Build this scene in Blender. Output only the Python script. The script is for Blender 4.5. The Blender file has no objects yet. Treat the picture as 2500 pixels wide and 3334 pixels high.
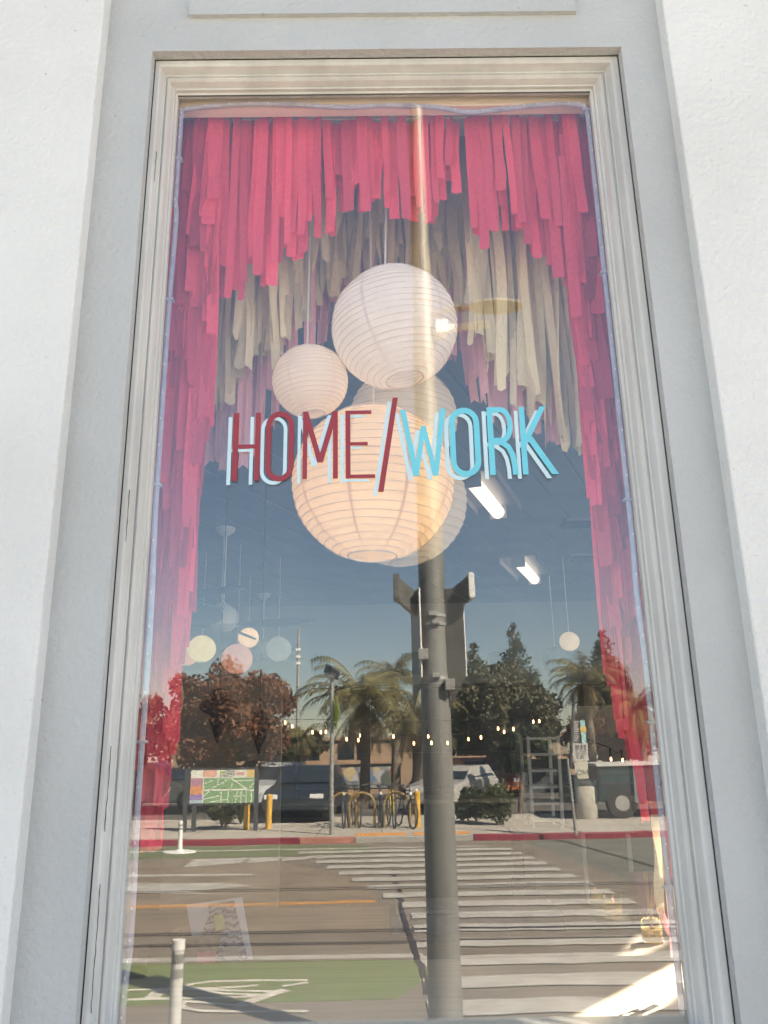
import bpy, math, random
from math import sin, cos, pi, radians, sqrt, tan, atan2
from mathutils import Vector, Matrix
random.seed(7)
S = bpy.context.scene
COL = S.collection

# ------------------------------------------------------------------ camera
H, DC = 2.0, 1.6                      # eye height, distance to the wall face (y = 0)
PITCH, ROLL, YAW, FOC = radians(16.29), radians(-0.976), radians(0.50), 2640.0
FWD = Vector((sin(YAW) * cos(PITCH), cos(YAW) * cos(PITCH), sin(PITCH)))
_r0 = Vector((cos(YAW), -sin(YAW), 0)); _u0 = _r0.cross(FWD)
RGT = cos(ROLL) * _r0 + sin(ROLL) * _u0
UPV = -sin(ROLL) * _r0 + cos(ROLL) * _u0
cam = bpy.data.cameras.new('camera'); camo = bpy.data.objects.new('camera', cam); COL.objects.link(camo)
M = Matrix((RGT, UPV, -FWD)).transposed().to_4x4(); M.translation = (0, -DC, H)
camo.matrix_world = M
cam.sensor_fit = 'VERTICAL'; cam.sensor_height = 24.0; cam.lens = 24.0 * FOC / 3334.0
cam.clip_start = 0.05; cam.clip_end = 2000
S.camera = camo

# ------------------------------------------------------------------ sky, sun, exposure
SUN_AZ, SUN_EL = 50, 42
W = bpy.data.worlds.new('World'); S.world = W; W.use_nodes = True
sk = W.node_tree.nodes.new('ShaderNodeTexSky'); sk.sky_type = 'NISHITA'; sk.sun_disc = False
sk.sun_elevation = radians(SUN_EL); sk.sun_rotation = radians(SUN_AZ)
sk.altitude = 0; sk.air_density = 1.0; sk.dust_density = 0.4; sk.ozone_density = 1.8
W.node_tree.links.new(sk.outputs[0], W.node_tree.nodes['Background'].inputs[0])
W.node_tree.nodes['Background'].inputs[1].default_value = 0.055
sl = bpy.data.lights.new('sun', 'SUN'); sl.energy = 5.0; sl.angle = radians(0.5); sl.color = (1, .93, .82)
so = bpy.data.objects.new('sun', sl); COL.objects.link(so)
SUNV = Vector((sin(radians(SUN_AZ)) * cos(radians(SUN_EL)), cos(radians(SUN_AZ)) * cos(radians(SUN_EL)), sin(radians(SUN_EL))))
so.rotation_euler = SUNV.to_track_quat('Z', 'Y').to_euler()
S.view_settings.view_transform = 'Standard'; S.view_settings.look = 'None'
S.view_settings.gamma = 1; S.view_settings.use_curve_mapping = False
S.view_settings.exposure = 2.65
S.view_settings.use_white_balance = True; S.view_settings.white_balance_temperature = 6850; S.view_settings.white_balance_tint = 10
S.cycles.use_denoising = True; S.cycles.max_bounces = 10; S.cycles.transparent_max_bounces = 16

# ------------------------------------------------------------------ measuring helpers (a view sketch 1659 x 2212)
YG = 0.09                             # outer face of the glass
K = 2500 / 1659.0
def ray(px, py):
    return RGT * ((px * K - 1250) / FOC) - UPV * ((py * K - 1667) / FOC) + FWD
def P(px, py, Y):                     # point of the view on the plane y = Y
    v = ray(px, py); t = (Y + DC) / v.y
    return Vector((v.x * t, Y, H + v.z * t))
def Q(px, py, Y):                     # the same, met by reflection: the real place across the street
    p = P(px, py, Y); return Vector((p.x, 2 * YG - Y, p.z))
def G(px, py, z=0.0):                 # reflected ground point
    v = ray(px, py); t = (z - H) / v.z
    return Vector((v.x * t, 2 * YG - (v.y * t - DC), z))
def SZ(px, Y, py=1600):               # metres spanned by px sketch pixels at depth Y
    return (P(830 + px / 2, py, Y) - P(830 - px / 2, py, Y)).length

# ------------------------------------------------------------------ materials
MATS = {}
def mat(name, col=(.5, .5, .5), rough=.6, metal=0, var=0, vscale=8, bump=0, bscale=60, emit=0, ecol=None, trans=0, tcol=None,
        rnd=0, spec=.4, stretch=None, dirt=None, coat=0, specks=0):
    if name in MATS: return MATS[name]
    m = bpy.data.materials.new(name); m.use_nodes = True; nt = m.node_tree; N = nt.nodes; L = nt.links
    b = N['Principled BSDF']; out = N['Material Output']
    b.inputs['Roughness'].default_value = rough; b.inputs['Metallic'].default_value = metal
    b.inputs['Specular IOR Level'].default_value = spec; b.inputs['Coat Weight'].default_value = coat
    b.inputs['Base Color'].default_value = (*col, 1)
    csock = None
    if var or bump or dirt:
        tc = N.new('ShaderNodeTexCoord'); mp = N.new('ShaderNodeMapping'); L.new(tc.outputs['Object'], mp.inputs[0])
        if stretch: mp.inputs['Scale'].default_value = stretch
    if var or dirt:
        nz = N.new('ShaderNodeTexNoise'); nz.inputs['Scale'].default_value = vscale; nz.inputs['Detail'].default_value = 6
        L.new(mp.outputs[0], nz.inputs['Vector'])
        mx = N.new('ShaderNodeMix'); mx.data_type = 'RGBA'
        rp = N.new('ShaderNodeMapRange'); rp.inputs[1].default_value = .3; rp.inputs[2].default_value = .7
        L.new(nz.outputs['Fac'], rp.inputs[0]); L.new(rp.outputs[0], mx.inputs[0])
        c2 = dirt if dirt else tuple(c * (1 - var) for c in col)
        mx.inputs[6].default_value = (*c2, 1); mx.inputs[7].default_value = (*(min(1, c * (1 + var * .6)) for c in col), 1)
        csock = mx.outputs[2]
    if rnd:
        oi = N.new('ShaderNodeObjectInfo'); hs = N.new('ShaderNodeHueSaturation')
        mr = N.new('ShaderNodeMapRange'); mr.inputs[3].default_value = 1 - rnd; mr.inputs[4].default_value = 1 + rnd * .6
        L.new(oi.outputs['Random'], mr.inputs[0]); L.new(mr.outputs[0], hs.inputs['Value'])
        if csock: L.new(csock, hs.inputs['Color'])
        else: hs.inputs['Color'].default_value = (*col, 1)
        csock = hs.outputs[0]
    if specks:
        n3 = N.new('ShaderNodeTexNoise'); n3.inputs['Scale'].default_value = 55; n3.inputs['Detail'].default_value = 3; n4 = N.new('ShaderNodeTexNoise'); n4.inputs['Scale'].default_value = 1.7; n4.inputs['Detail'].default_value = 4
        L.new(tc.outputs['Object'], n3.inputs['Vector']); L.new(tc.outputs['Object'], n4.inputs['Vector'])
        r3 = N.new('ShaderNodeMapRange'); r3.inputs[1].default_value = .735; r3.inputs[2].default_value = .76; L.new(n3.outputs['Fac'], r3.inputs[0])
        r4 = N.new('ShaderNodeMapRange'); r4.inputs[1].default_value = .45; r4.inputs[2].default_value = .75; r4.inputs[4].default_value = .16; L.new(n4.outputs['Fac'], r4.inputs[0])
        mxm = N.new('ShaderNodeMath'); mxm.operation = 'MAXIMUM'; mu = N.new('ShaderNodeMath'); mu.operation = 'MULTIPLY'; mu.inputs[1].default_value = .55
        L.new(r3.outputs[0], mu.inputs[0]); L.new(mu.outputs[0], mxm.inputs[0]); L.new(r4.outputs[0], mxm.inputs[1])
        ms_ = N.new('ShaderNodeMix'); ms_.data_type = 'RGBA'; ms_.inputs[7].default_value = (.30, .27, .23, 1); L.new(csock, ms_.inputs[6]); L.new(mxm.outputs[0], ms_.inputs[0]); csock = ms_.outputs[2]
    if csock: L.new(csock, b.inputs['Base Color'])
    if bump:
        n2 = N.new('ShaderNodeTexNoise'); n2.inputs['Scale'].default_value = bscale; n2.inputs['Detail'].default_value = 5
        L.new(mp.outputs[0], n2.inputs['Vector'])
        bp = N.new('ShaderNodeBump'); bp.inputs['Strength'].default_value = bump; bp.inputs['Distance'].default_value = .01
        L.new(n2.outputs['Fac'], bp.inputs['Height']); L.new(bp.outputs[0], b.inputs['Normal'])
    if emit:
        b.inputs['Emission Color'].default_value = (*(ecol or col), 1); b.inputs['Emission Strength'].default_value = emit
    if trans:
        t = N.new('ShaderNodeBsdfTranslucent'); ms = N.new('ShaderNodeMixShader'); ms.inputs[0].default_value = trans
        if tcol or not csock: t.inputs[0].default_value = (*(tcol or col), 1)
        else: L.new(csock, t.inputs[0])
        L.new(b.outputs[0], ms.inputs[1]); L.new(t.outputs[0], ms.inputs[2]); L.new(ms.outputs[0], out.inputs[0])
    MATS[name] = m; return m
def glass_mat(name, refl, tint=(1, 1, 1), rough=0.0, wave=0, dust_haze=0):
    m = bpy.data.materials.new(name); m.use_nodes = True; nt = m.node_tree; N = nt.nodes; L = nt.links
    N.remove(N['Principled BSDF'])
    t = N.new('ShaderNodeBsdfTransparent'); t.inputs[0].default_value = (*tint, 1)
    g = N.new('ShaderNodeBsdfGlossy'); g.inputs['Roughness'].default_value = rough; g.inputs[0].default_value = (1, .985, .95, 1)
    ms = N.new('ShaderNodeMixShader'); ms.inputs[0].default_value = refl
    if wave:
        tc = N.new('ShaderNodeTexCoord'); nz = N.new('ShaderNodeTexNoise'); nz.inputs['Scale'].default_value = 7; nz.inputs['Detail'].default_value = 1
        bp = N.new('ShaderNodeBump'); bp.inputs['Strength'].default_value = wave; bp.inputs['Distance'].default_value = .001
        L.new(tc.outputs['Object'], nz.inputs['Vector']); L.new(nz.outputs['Fac'], bp.inputs['Height']); L.new(bp.outputs[0], g.inputs['Normal'])
    L.new(t.outputs[0], ms.inputs[1]); L.new(g.outputs[0], ms.inputs[2])
    if dust_haze:                              # thin dusty film and smears, also lifting the blacks like haze
        tc = N.new('ShaderNodeTexCoord'); mp = N.new('ShaderNodeMapping'); mp.inputs['Scale'].default_value = (1, 1, .45); mp.inputs['Rotation'].default_value = (0, .5, 0)
        n1 = N.new('ShaderNodeTexNoise'); n1.inputs['Scale'].default_value = 4; n1.inputs['Detail'].default_value = 8; n1.inputs['Distortion'].default_value = 1.2
        mr = N.new('ShaderNodeMapRange'); mr.inputs[1].default_value = .35; mr.inputs[2].default_value = .75; mr.inputs[3].default_value = dust_haze * .35; mr.inputs[4].default_value = dust_haze
        df = N.new('ShaderNodeBsdfDiffuse'); df.inputs[0].default_value = (.8, .78, .75, 1); m2 = N.new('ShaderNodeMixShader')
        L.new(tc.outputs['Object'], mp.inputs[0]); L.new(mp.outputs[0], n1.inputs['Vector']); L.new(n1.outputs['Fac'], mr.inputs[0]); L.new(mr.outputs[0], m2.inputs[0])
        L.new(ms.outputs[0], m2.inputs[1]); L.new(df.outputs[0], m2.inputs[2]); L.new(m2.outputs[0], N['Material Output'].inputs[0])
    else: L.new(ms.outputs[0], N['Material Output'].inputs[0])
    return m

# ------------------------------------------------------------------ mesh helpers
LOC = {}
def tag(o, label=None, cat=None, group=None, kind=None):
    for k, v in (('label', label), ('category', cat), ('group', group), ('kind', kind)):
        if v: o[k] = v
    return o
def thing(name, label, cat, loc=(0, 0, 0), group=None):
    o = bpy.data.objects.new(name, None); COL.objects.link(o); o.location = loc; o.empty_display_size = .1
    LOC[o] = Vector(loc); return tag(o, label, cat, group)
def copy_tree(o, parent=None):
    c = o.copy(); COL.objects.link(c); c.parent = parent
    for ch in [x for x in o.children]: copy_tree(ch, c)
    return c
class MB:
    def __init__(s): s.v = []; s.f = []
    def add(s, vs, fs):
        n = len(s.v); s.v += [tuple(v) for v in vs]; s.f += [tuple(i + n for i in f) for f in fs]; return s
    def box(s, x0, x1, y0, y1, z0, z1, m=None):
        vs = [(x, y, z) for x in (x0, x1) for y in (y0, y1) for z in (z0, z1)]
        if m: vs = [m @ Vector(v) for v in vs]
        return s.add(vs, [(0, 1, 3, 2), (4, 6, 7, 5), (0, 4, 5, 1), (2, 3, 7, 6), (0, 2, 6, 4), (1, 5, 7, 3)])
    def bar(s, a, b, w, h=None, up=(0, 0, 1)):
        a = Vector(a); b = Vector(b); d = (b - a); l = d.length; d.normalize(); h = h or w
        x = d.cross(Vector(up))
        if x.length < 1e-4: x = d.cross(Vector((1, 0, 0)))
        x.normalize(); z = x.cross(d)
        m = Matrix((x, d, z)).transposed().to_4x4(); m.translation = a
        return s.box(-w / 2, w / 2, 0, l, -h / 2, h / 2, m)
    def tube(s, pts, r, n=8, caps=True):
        pts = [Vector(p) for p in pts]; k = len(pts); rr = r if isinstance(r, (list, tuple)) else [r] * k
        d0 = (pts[1] - pts[0]).normalized(); x = d0.orthogonal().normalized(); vs = []; fs = []
        for i, p in enumerate(pts):
            d = (pts[min(i + 1, k - 1)] - pts[max(i - 1, 0)]).normalized()
            x = (x - d * x.dot(d)); x = x.normalized() if x.length > 1e-6 else d.orthogonal().normalized(); y = d.cross(x)
            for j in range(n): vs.append(p + (x * cos(2 * pi * j / n) + y * sin(2 * pi * j / n)) * rr[i])
        for i in range(k - 1):
            for j in range(n): fs.append((i * n + j, i * n + (j + 1) % n, (i + 1) * n + (j + 1) % n, (i + 1) * n + j))
        if caps: fs.append(tuple(range(n - 1, -1, -1))); fs.append(tuple((k - 1) * n + j for j in range(n)))
        return s.add(vs, fs)
    def lathe(s, prof, c=(0, 0, 0), n=24, m=None, caps=False):
        vs = []; fs = []; c = Vector(c); k = len(prof)
        for r, z in prof:
            for j in range(n):
                v = Vector((r * cos(2 * pi * j / n), r * sin(2 * pi * j / n), z)); vs.append((m @ v if m else v) + c)
        for i in range(k - 1):
            for j in range(n): fs.append((i * n + j, i * n + (j + 1) % n, (i + 1) * n + (j + 1) % n, (i + 1) * n + j))
        if caps: fs.append(tuple(range(n - 1, -1, -1))); fs.append(tuple((k - 1) * n + j for j in range(n)))
        return s.add(vs, fs)
    def sphere(s, c, r, n=16, k=10, sc=(1, 1, 1)):
        m = Matrix.Diagonal((*sc, 1))
        return s.lathe([(max(1e-4, r * sin(pi * i / k)), -r * cos(pi * i / k)) for i in range(k + 1)], c, n, m)
    def prism(s, poly, fn, t0, t1):      # poly [(u, v)], fn(u, v, t) -> point
        n = len(poly)
        vs = [fn(u, v, t0) for u, v in poly] + [fn(u, v, t1) for u, v in poly]
        return s.add(vs, [tuple(range(n)), tuple(range(2 * n - 1, n - 1, -1))] + [(i, i + n, (i + 1) % n + n, (i + 1) % n) for i in range(n)])
    def build(s, name, m, parent=None, smooth=False, bev=0):
        off = LOC.get(parent, Vector((0, 0, 0)))
        me = bpy.data.meshes.new(name); me.from_pydata([(v[0] - off[0], v[1] - off[1], v[2] - off[2]) for v in s.v], [], s.f); me.update()
        me.materials.append(m)
        if smooth: me.polygons.foreach_set('use_smooth', [True] * len(me.polygons))
        o = bpy.data.objects.new(name, me); COL.objects.link(o)
        if parent: o.parent = parent; LOC[o] = off
        if bev:
            b = o.modifiers.new('bevel', 'BEVEL'); b.width = bev; b.segments = 2; b.limit_method = 'ANGLE'
        if smooth:
            e = o.modifiers.new('split', 'EDGE_SPLIT'); e.split_angle = radians(40)
        return o
def box(*a): return MB().box(*a)
def text_mesh(name, body, size, m, parent, origin, xdir, zdir, thick=.001, align='CENTER'):
    c = bpy.data.curves.new(name, 'FONT'); c.body = body; c.size = size; c.extrude = thick; c.align_x = align; c.align_y = 'CENTER'
    o = bpy.data.objects.new(name, c); COL.objects.link(o)
    dg = bpy.context.evaluated_depsgraph_get(); me = bpy.data.meshes.new_from_object(o.evaluated_get(dg))
    bpy.data.objects.remove(o); me.materials.clear(); me.materials.append(m)
    x = Vector(xdir).normalized(); z = Vector(zdir).normalized(); y = x.cross(z)
    mm = Matrix((x, z, x.cross(z))).transposed().to_4x4(); mm.translation = Vector(origin) - LOC.get(parent, Vector((0, 0, 0)))
    me.transform(mm); o = bpy.data.objects.new(name, me); COL.objects.link(o); o.parent = parent; LOC[o] = LOC.get(parent, Vector((0, 0, 0)))
    return o

# ================================================================== THE SHOPFRONT
WHITE = mat('wall_paint_white', (.75, .73, .69), .75, var=.05, vscale=2.2, bump=.6, bscale=75, specks=1)
PANEL = mat('wall_paint_grey', (.50, .50, .485), .7, var=.07, vscale=3, bump=.5, bscale=70, specks=1)
CREAM = mat('casing_paint_cream', (.60, .585, .55), .5, var=.15, vscale=14, bump=.25, bscale=30, stretch=(1, 1, .25))
GAP = mat('crack_and_gap_shade', (.085, .072, .06), .9)  # dark cracks and bead, and the painted shade of the side gap
XL, XR, ZT, ZB = -.537, .620, 3.658, 1.490      # opening in the panel
WL, WR, STEP = -.650, .720, .040                # edges of the proud walls
bld = thing('shop_building', 'white and pale grey painted shopfront wall around the display window', 'building', (0, 0, 0))
def wallbox(name, m, *a, bev=.004): return box(*a).build(name, m, bld, bev=bev)
ROOF = 4.30
tag(wallbox('wall', WHITE, -6, WL, -STEP, .30, 0, ROOF), 'proud white wall at the left of the window')
tag(wallbox('wall', WHITE, WR, 4.9, -STEP, .30, 0, ROOF), 'proud white wall at the right of the window')
# grey panel with the window opening and a shallow recessed field above it
pn = MB()
pn.box(WL, XL, 0, .30, 0, 4.20); pn.box(XR, WR, 0, .12, 0, 4.20)
pn.box(XL, XR, 0, .30, 0, ZB - .03)
rz = P(830, 36, 0).z; rx0, rx1 = P(411, 20, 0).x, P(1241, 20, 0).x
pn.box(XL, XR, 0, .30, ZT, rz)
pn.box(XL, rx0, 0, .30, rz, 4.20); pn.box(rx1, XR, 0, .30, rz, 4.20); pn.box(rx0, rx1, -.012, .30, rz, 4.20)
pn.build('panel', PANEL, bld)
wallbox('cornice', WHITE, -6.05, 4.95, -.09, .30, ROOF, ROOF + .14)
wallbox('parapet_cap', WHITE, WL, WR, -.02, .28, 4.202, ROOF - .002)

win = thing('shop_window', 'tall display window with stepped cream casing and reflecting glass', 'window', (0, 0, ZB)); win['kind'] = 'thing'
# stepped casing, swept down both sides and across the head with mitred corners
PROF = [(.0, .026), (.0, .0315), (.035, .0315), (.050, .027), (.26, .026), (.34, .030), (.40, .040), (.46, .050), (.50, .051), (.53, .056),
        (.57, .057), (.60, .051), (.66, .050), (.74, .056), (.80, .066), (.83, .072), (.90, .073), (.91, .082), (1.0, .084), (1.0, .098)]
IL, IR, IT = .046, .061, .054                    # casing widths at left, right, head
def casing(side):
    b = MB(); vs = []; n = len(PROF)
    for s, y in PROF:
        if side == 'left': vs += [(XL + s * IL, y, ZB), (XL + s * IL, y, ZT - s * IT)]
        elif side == 'right': vs += [(XR - s * IR, y, ZB), (XR - s * IR, y, ZT - s * IT)]
        else: vs += [(XL + s * IL, y, ZT - s * IT), (XR - s * IR, y, ZT - s * IT)]
    b.add(vs, [(2 * i, 2 * i + 1, 2 * i + 3, 2 * i + 2) for i in range(n - 1)])
    return b.build('casing', CREAM, win)
for sd, lb in (('left', 'weathered left side casing with cracked paint'), ('right', 'shaded right side casing'), ('top', 'head casing of the window')):
    tag(casing(sd), lb)
gx0, gx1, gz1 = XL + IL, XR - IR, ZT - IT
bl = MB()
bl.box(XL + .0002, XL + .0014, .0295, .0313, ZB, ZT - .004)
bl.build('shadow_gap_line', GAP, win)  # dark strip painting the shade of the groove beside the casing
# cracks in the paint of the left casing
for z0, n in ((2.42, 9), (1.56, 16), (1.86, 12), (3.3, 7)):
    x = XL + .016 + random.uniform(-.004, .016) * .5; pts = []
    for i in range(n): pts.append((x + random.uniform(-.0008, .0008), .0265, z0 + i * .014))
    MB().tube(pts, [.0005 + .0006 * random.random() for _ in pts], 4).build('paint_crack', GAP, win)
box(XL, XR, -.02, .22, ZB - .03, ZB).build('sill', CREAM, win, bev=.004)
box(gx0, gx1, .085, .0852, gz1 - .004, gz1 + .001).build('glazing_bead', GAP, win)
PANE = glass_mat('window_glass', .088, (1, 1, 1), 0.0, wave=.05, dust_haze=.022)
box(gx0 - .002, gx1 + .002, YG, YG + .006, ZB, gz1 + .002).build('pane', PANE, win)
WOODH = mat('header_wood', (.90, .73, .57), .55, var=.12, vscale=5, stretch=(.6, 6, 6))
zh = P(830, 251, .15).z
box(gx0 - .03, gx1 + .03, .116, .15, zh, 3.80).build('header_board', WOODH, win, bev=.002)

# ================================================================== THE STREET (seen in the glass)
ASPH = mat('asphalt', (.20, .17, .135), .85, var=.22, vscale=.9, bump=.3, bscale=40)
CONC = mat('concrete_paving', (.40, .365, .31), .85, var=.15, vscale=1.2, bump=.2, bscale=30)
def flat(name, m, poly, z, parent=None, t=.003):
    return MB().prism(poly, lambda u, v, w: (u, v, w), z + t, z).build(name, m, parent)
def fy(v): return 2 * YG - v
def sheet(name, m, x0, x1, y0, y1, z): return MB().add([(x0, y0, z), (x1, y0, z), (x1, y1, z), (x0, y1, z)], [(0, 1, 2, 3)]).build(name, m)
gnd = tag(sheet('ground', CONC, -400, 400, -600, 60, -.02), kind='structure')
road = tag(box(-120, 120, fy(17.8), fy(4.90), -.015, 0).build('road', ASPH), kind='structure')
tag(box(-40, 40, fy(4.75), -.0, -.015, .12).build('sidewalk', CONC), kind='structure')
KERB = mat('kerb_concrete', (.34, .32, .29), .8, var=.12, vscale=4)
REDK = mat('kerb_red_paint', (.22, .028, .045), .6, var=.25, vscale=5)
PINKK = mat('kerb_worn_red', (.36, .16, .12), .7, var=.3, vscale=4)
TACT = mat('tactile_orange', (.62, .28, .07), .7, var=.15, vscale=10)
tag(box(-40, 40, fy(4.90), fy(4.75), -.015, .13).build('kerb', KERB, bev=.02), kind='structure')
plaza = tag(box(-80, 80, fy(48), fy(17.95), -.015, .12).build('plaza_pavement', CONC), kind='structure')
tag(box(-80, 80, fy(60), fy(23.6), .115, .124).build('parking_lot', mat('parking_asphalt', (.10, .095, .085), .9, var=.3, vscale=.6)), kind='structure')
fk = tag(bpy.data.objects.new('far_kerb', None), kind='structure'); COL.objects.link(fk)
for x0, x1, m in ((-40, -1.85, REDK), (-1.85, -.6, PINKK), (-.6, 2.05, KERB), (2.05, 40, REDK)):
    box(x0, x1 - .01, fy(17.95), fy(17.8), -.015, .13).build('kerb_stone', m, fk, bev=.02)
for x0, x1 in ((-.6, .55), (.72, 2.0)):
    tb = MB().box(x0, x1, fy(18.6), fy(17.98), .12, .128)
    for i in range(int((x1 - x0) / .1)):
        for j in range(6): tb.lathe([(.02, 0), (.012, .006), (.0001, .006)], (x0 + .05 + i * .1, fy(18.05 + j * .1), .128), 6)
    tb.build('tactile_paving', TACT, plaza)
# paving joints of the far plaza
JO = mat('paving_joint', (.10, .09, .08), .9)
jb = MB()
for i in range(-8, 12): jb.box(i * 1.5 - .01, i * 1.5 + .01, fy(24), fy(18.0), .1195, .122)
for j in range(4): jb.box(-12, 16, fy(19.5 + j * 1.5) - .01, fy(19.5 + j * 1.5) + .01, .1195, .1215)
jb.build('paving_joint', JO, plaza)
# resurfaced patches of asphalt
for m_, pl_ in ((mat('asphalt_patch_grey', (.155, .15, .125), .85, var=.25, vscale=1.5, bump=.3, bscale=40), [(3.1, fy(17.7)), (14, fy(17.7)), (14, fy(8.2)), (4.2, fy(8.6)), (3.75, fy(12.0))]),
                (mat('asphalt_patch_tan', (.23, .185, .14), .85, var=.2, vscale=1.2, bump=.3, bscale=40), [(-14, fy(15.4)), (-2.2, fy(15.2)), (-.2, fy(12.6)), (.1, fy(8.7)), (-14, fy(8.75))])):
    flat('asphalt_patch', m_, pl_, -.0028, road)
# road markings
WPNT = mat('road_paint_white', (.47, .45, .41), .7, dirt=(.33, .305, .265), vscale=3)
GPNT = mat('bike_lane_green', (.12, .165, .05), .75, var=.25, vscale=4, dirt=(.16, .17, .075))
OPNT = mat('road_paint_yellow', (.60, .27, .07), .7, dirt=(.30, .22, .13), vscale=3)
CRK = mat('road_crack_tar', (.035, .03, .03), .9)
for i in range(15):
    v = 16.15 - i * .745; xr = 2.65 + .115 * (16.1 - v); xl = max(-1.7, min(.35, -1.5 + (15.5 - v) * .33)); rr = random.uniform
    n = 14; top = [(xl + (xr - xl) * k / n, fy(v + .19 + rr(-.025, .02))) for k in range(n + 1)]
    bot = [(xl + (xr - xl) * k / n, fy(v - .19 + rr(-.02, .025))) for k in range(n, -1, -1)]
    flat('crosswalk_stripe', WPNT, top + bot, .011, road)
flat('bike_lane', GPNT, [(-9, fy(7.30)), (-.2, fy(7.32)), (.65, fy(7.25)), (.1, fy(6.0)), (-9, fy(5.92))], .001, road)
flat('bike_lane', mat('bike_lane_green_worn', (.15, .17, .09), .8, var=.2, vscale=3), [(-9, fy(17.6)), (-2.3, fy(17.55)), (-.3, fy(17.2)), (-.4, fy(15.9)), (-2.6, fy(15.6)), (-9, fy(15.8))], .001, road)
flat('lane_line', WPNT, [(-9, fy(7.56)), (.4, fy(7.56)), (.4, fy(7.40)), (-9, fy(7.38))], .002, road)
flat('lane_line', WPNT, [(-9, fy(16.95)), (2.2, fy(16.8)), (2.2, fy(16.66)), (-9, fy(16.78))], .005, road)
for x0, x1 in ((-3.6, -2.65), (-2.5, -2.0), (-1.9, -1.35), (-1.25, -.85)):
    flat('lane_line', WPNT, [(x0, fy(14.3 + (x0 + 3.6) * .35)), (x1, fy(14.4 + (x1 + 3.6) * .35)), (x1 + .05, fy(15.5)), (x0 - .05, fy(15.4))], .006, road)
flat('centre_line', OPNT, [(-9, fy(10.45)), (-.1, fy(10.62)), (-.1, fy(10.42)), (-9, fy(10.2))], .001, road)
flat('lane_arrow', WPNT, [(-5, fy(12.6)), (-2.6, fy(12.4)), (-2.0, fy(12.1)), (-3.0, fy(11.6)), (-2.2, fy(11.3)), (-5, fy(11.9))], .001, road)
flat('lane_arrow', WPNT, [(-5, fy(13.6)), (-2.2, fy(13.35)), (-2.2, fy(13.2)), (-5, fy(13.3))], .001, road)
# bicycle symbol painted in the near lane
def stroke2(b, pts, w, z, t=.002):
    for (x0, y0), (x1, y1) in zip(pts, pts[1:]):
        d = Vector((x1 - x0, y1 - y0)); l = d.length; d /= l; n = Vector((-d.y, d.x)) * w / 2; e = d * w * .3
        b.prism([(x0 - n.x - e.x, y0 - n.y - e.y), (x1 - n.x + e.x, y1 - n.y + e.y), (x1 + n.x + e.x, y1 + n.y + e.y), (x0 + n.x - e.x, y0 + n.y - e.y)],
                lambda u, v, q: (u, v, q), z + t, z); z += .0002
    return z
bs = MB(); z = .005
for w_, st in ((.05, ((1650, 812), (1150, 815), (800, 825), (640, 845), (560, 868), (560, 884), (760, 890), (1200, 862))), (.05, ((60, 905), (400, 895), (760, 900), (1390, 920))), (.13, ((245, 985), (360, 897))),
               (.055, ((60, 992), (420, 985), (800, 975), (1190, 962))), (.05, ((560, 890), (900, 935), (1300, 955))), (.11, ((1040, 1045), (1300, 955), (1440, 912))), (.05, ((520, 1008), (740, 1020), (1040, 1045))),
               (.055, ((560, 1010), (520, 1045), (560, 1075), (700, 1098), (1100, 1104), (1650, 1096))), (.05, ((1450, 872), (1650, 842)))):
    z = stroke2(bs, [(G(265 + .24 * x, 1924 + .24 * y).x, G(265 + .24 * x, 1924 + .24 * y).y) for x, y in st], w_, z)
bs.build('bike_symbol', mat('symbol_paint_white', (.68, .64, .58), .7, dirt=(.42, .38, .32), vscale=6), road)
# tar-filled crack and old trench joints
pts = [G(850, 1880), G(862, 1930), G(868, 1960), G(880, 2010), G(896, 2060), G(918, 2110), G(930, 2160)]
cb = MB(); z = .008
pp = []
for a, b in zip(pts, pts[1:]):
    for k in range(5):
        q = a.lerp(b, k / 5); pp.append((q.x + random.uniform(-.02, .02), q.y + random.uniform(-.02, .02)))
z = stroke2(cb, pp, .055, z)
a, b = G(1205, 1815), G(1440, 1880); z = stroke2(cb, [(a.lerp(b, k / 12).x + random.uniform(-.02, .02), a.lerp(b, k / 12).y + random.uniform(-.03, .03)) for k in range(13)], .04, z)
for v in (8.05, 8.62, 11.55): z = stroke2(cb, [(-12 + k * 1.0, fy(v + random.uniform(-.015, .015))) for k in range(25)], .045, z)
cb.build('tar_crack', CRK, road)

# ================================================================== THE SHOP INSIDE
CEILM = mat('ceiling_planks_shade_blue', (.23, .31, .36), .7, var=.1, vscale=2)  # unlit shade and blue sky reflection are put into this ceiling colour
IWALL = mat('shop_wall_paint', (.40, .43, .46), .8, var=.05, vscale=2)
FLOORM = mat('shop_floor_wood', (.10, .075, .055), .5, var=.3, vscale=3, stretch=(8, 1, 1))
ZC, ZF, YB = 3.95, .55, 9.6
RX0, RX1 = -4.6, 4.8
# unseen roof openings, added and shaped to cast the sun patches on the ledge
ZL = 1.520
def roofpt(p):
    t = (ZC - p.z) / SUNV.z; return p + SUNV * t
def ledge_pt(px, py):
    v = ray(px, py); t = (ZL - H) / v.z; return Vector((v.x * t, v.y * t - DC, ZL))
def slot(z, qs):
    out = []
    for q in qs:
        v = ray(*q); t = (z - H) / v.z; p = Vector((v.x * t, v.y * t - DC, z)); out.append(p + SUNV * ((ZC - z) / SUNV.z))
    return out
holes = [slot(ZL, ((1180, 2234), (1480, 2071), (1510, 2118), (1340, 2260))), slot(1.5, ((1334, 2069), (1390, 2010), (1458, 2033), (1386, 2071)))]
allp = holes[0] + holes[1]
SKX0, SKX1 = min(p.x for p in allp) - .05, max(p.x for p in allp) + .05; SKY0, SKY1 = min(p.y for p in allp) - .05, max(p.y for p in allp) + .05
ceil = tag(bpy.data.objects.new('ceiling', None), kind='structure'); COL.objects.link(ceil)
from mathutils.geometry import tessellate_polygon
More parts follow.
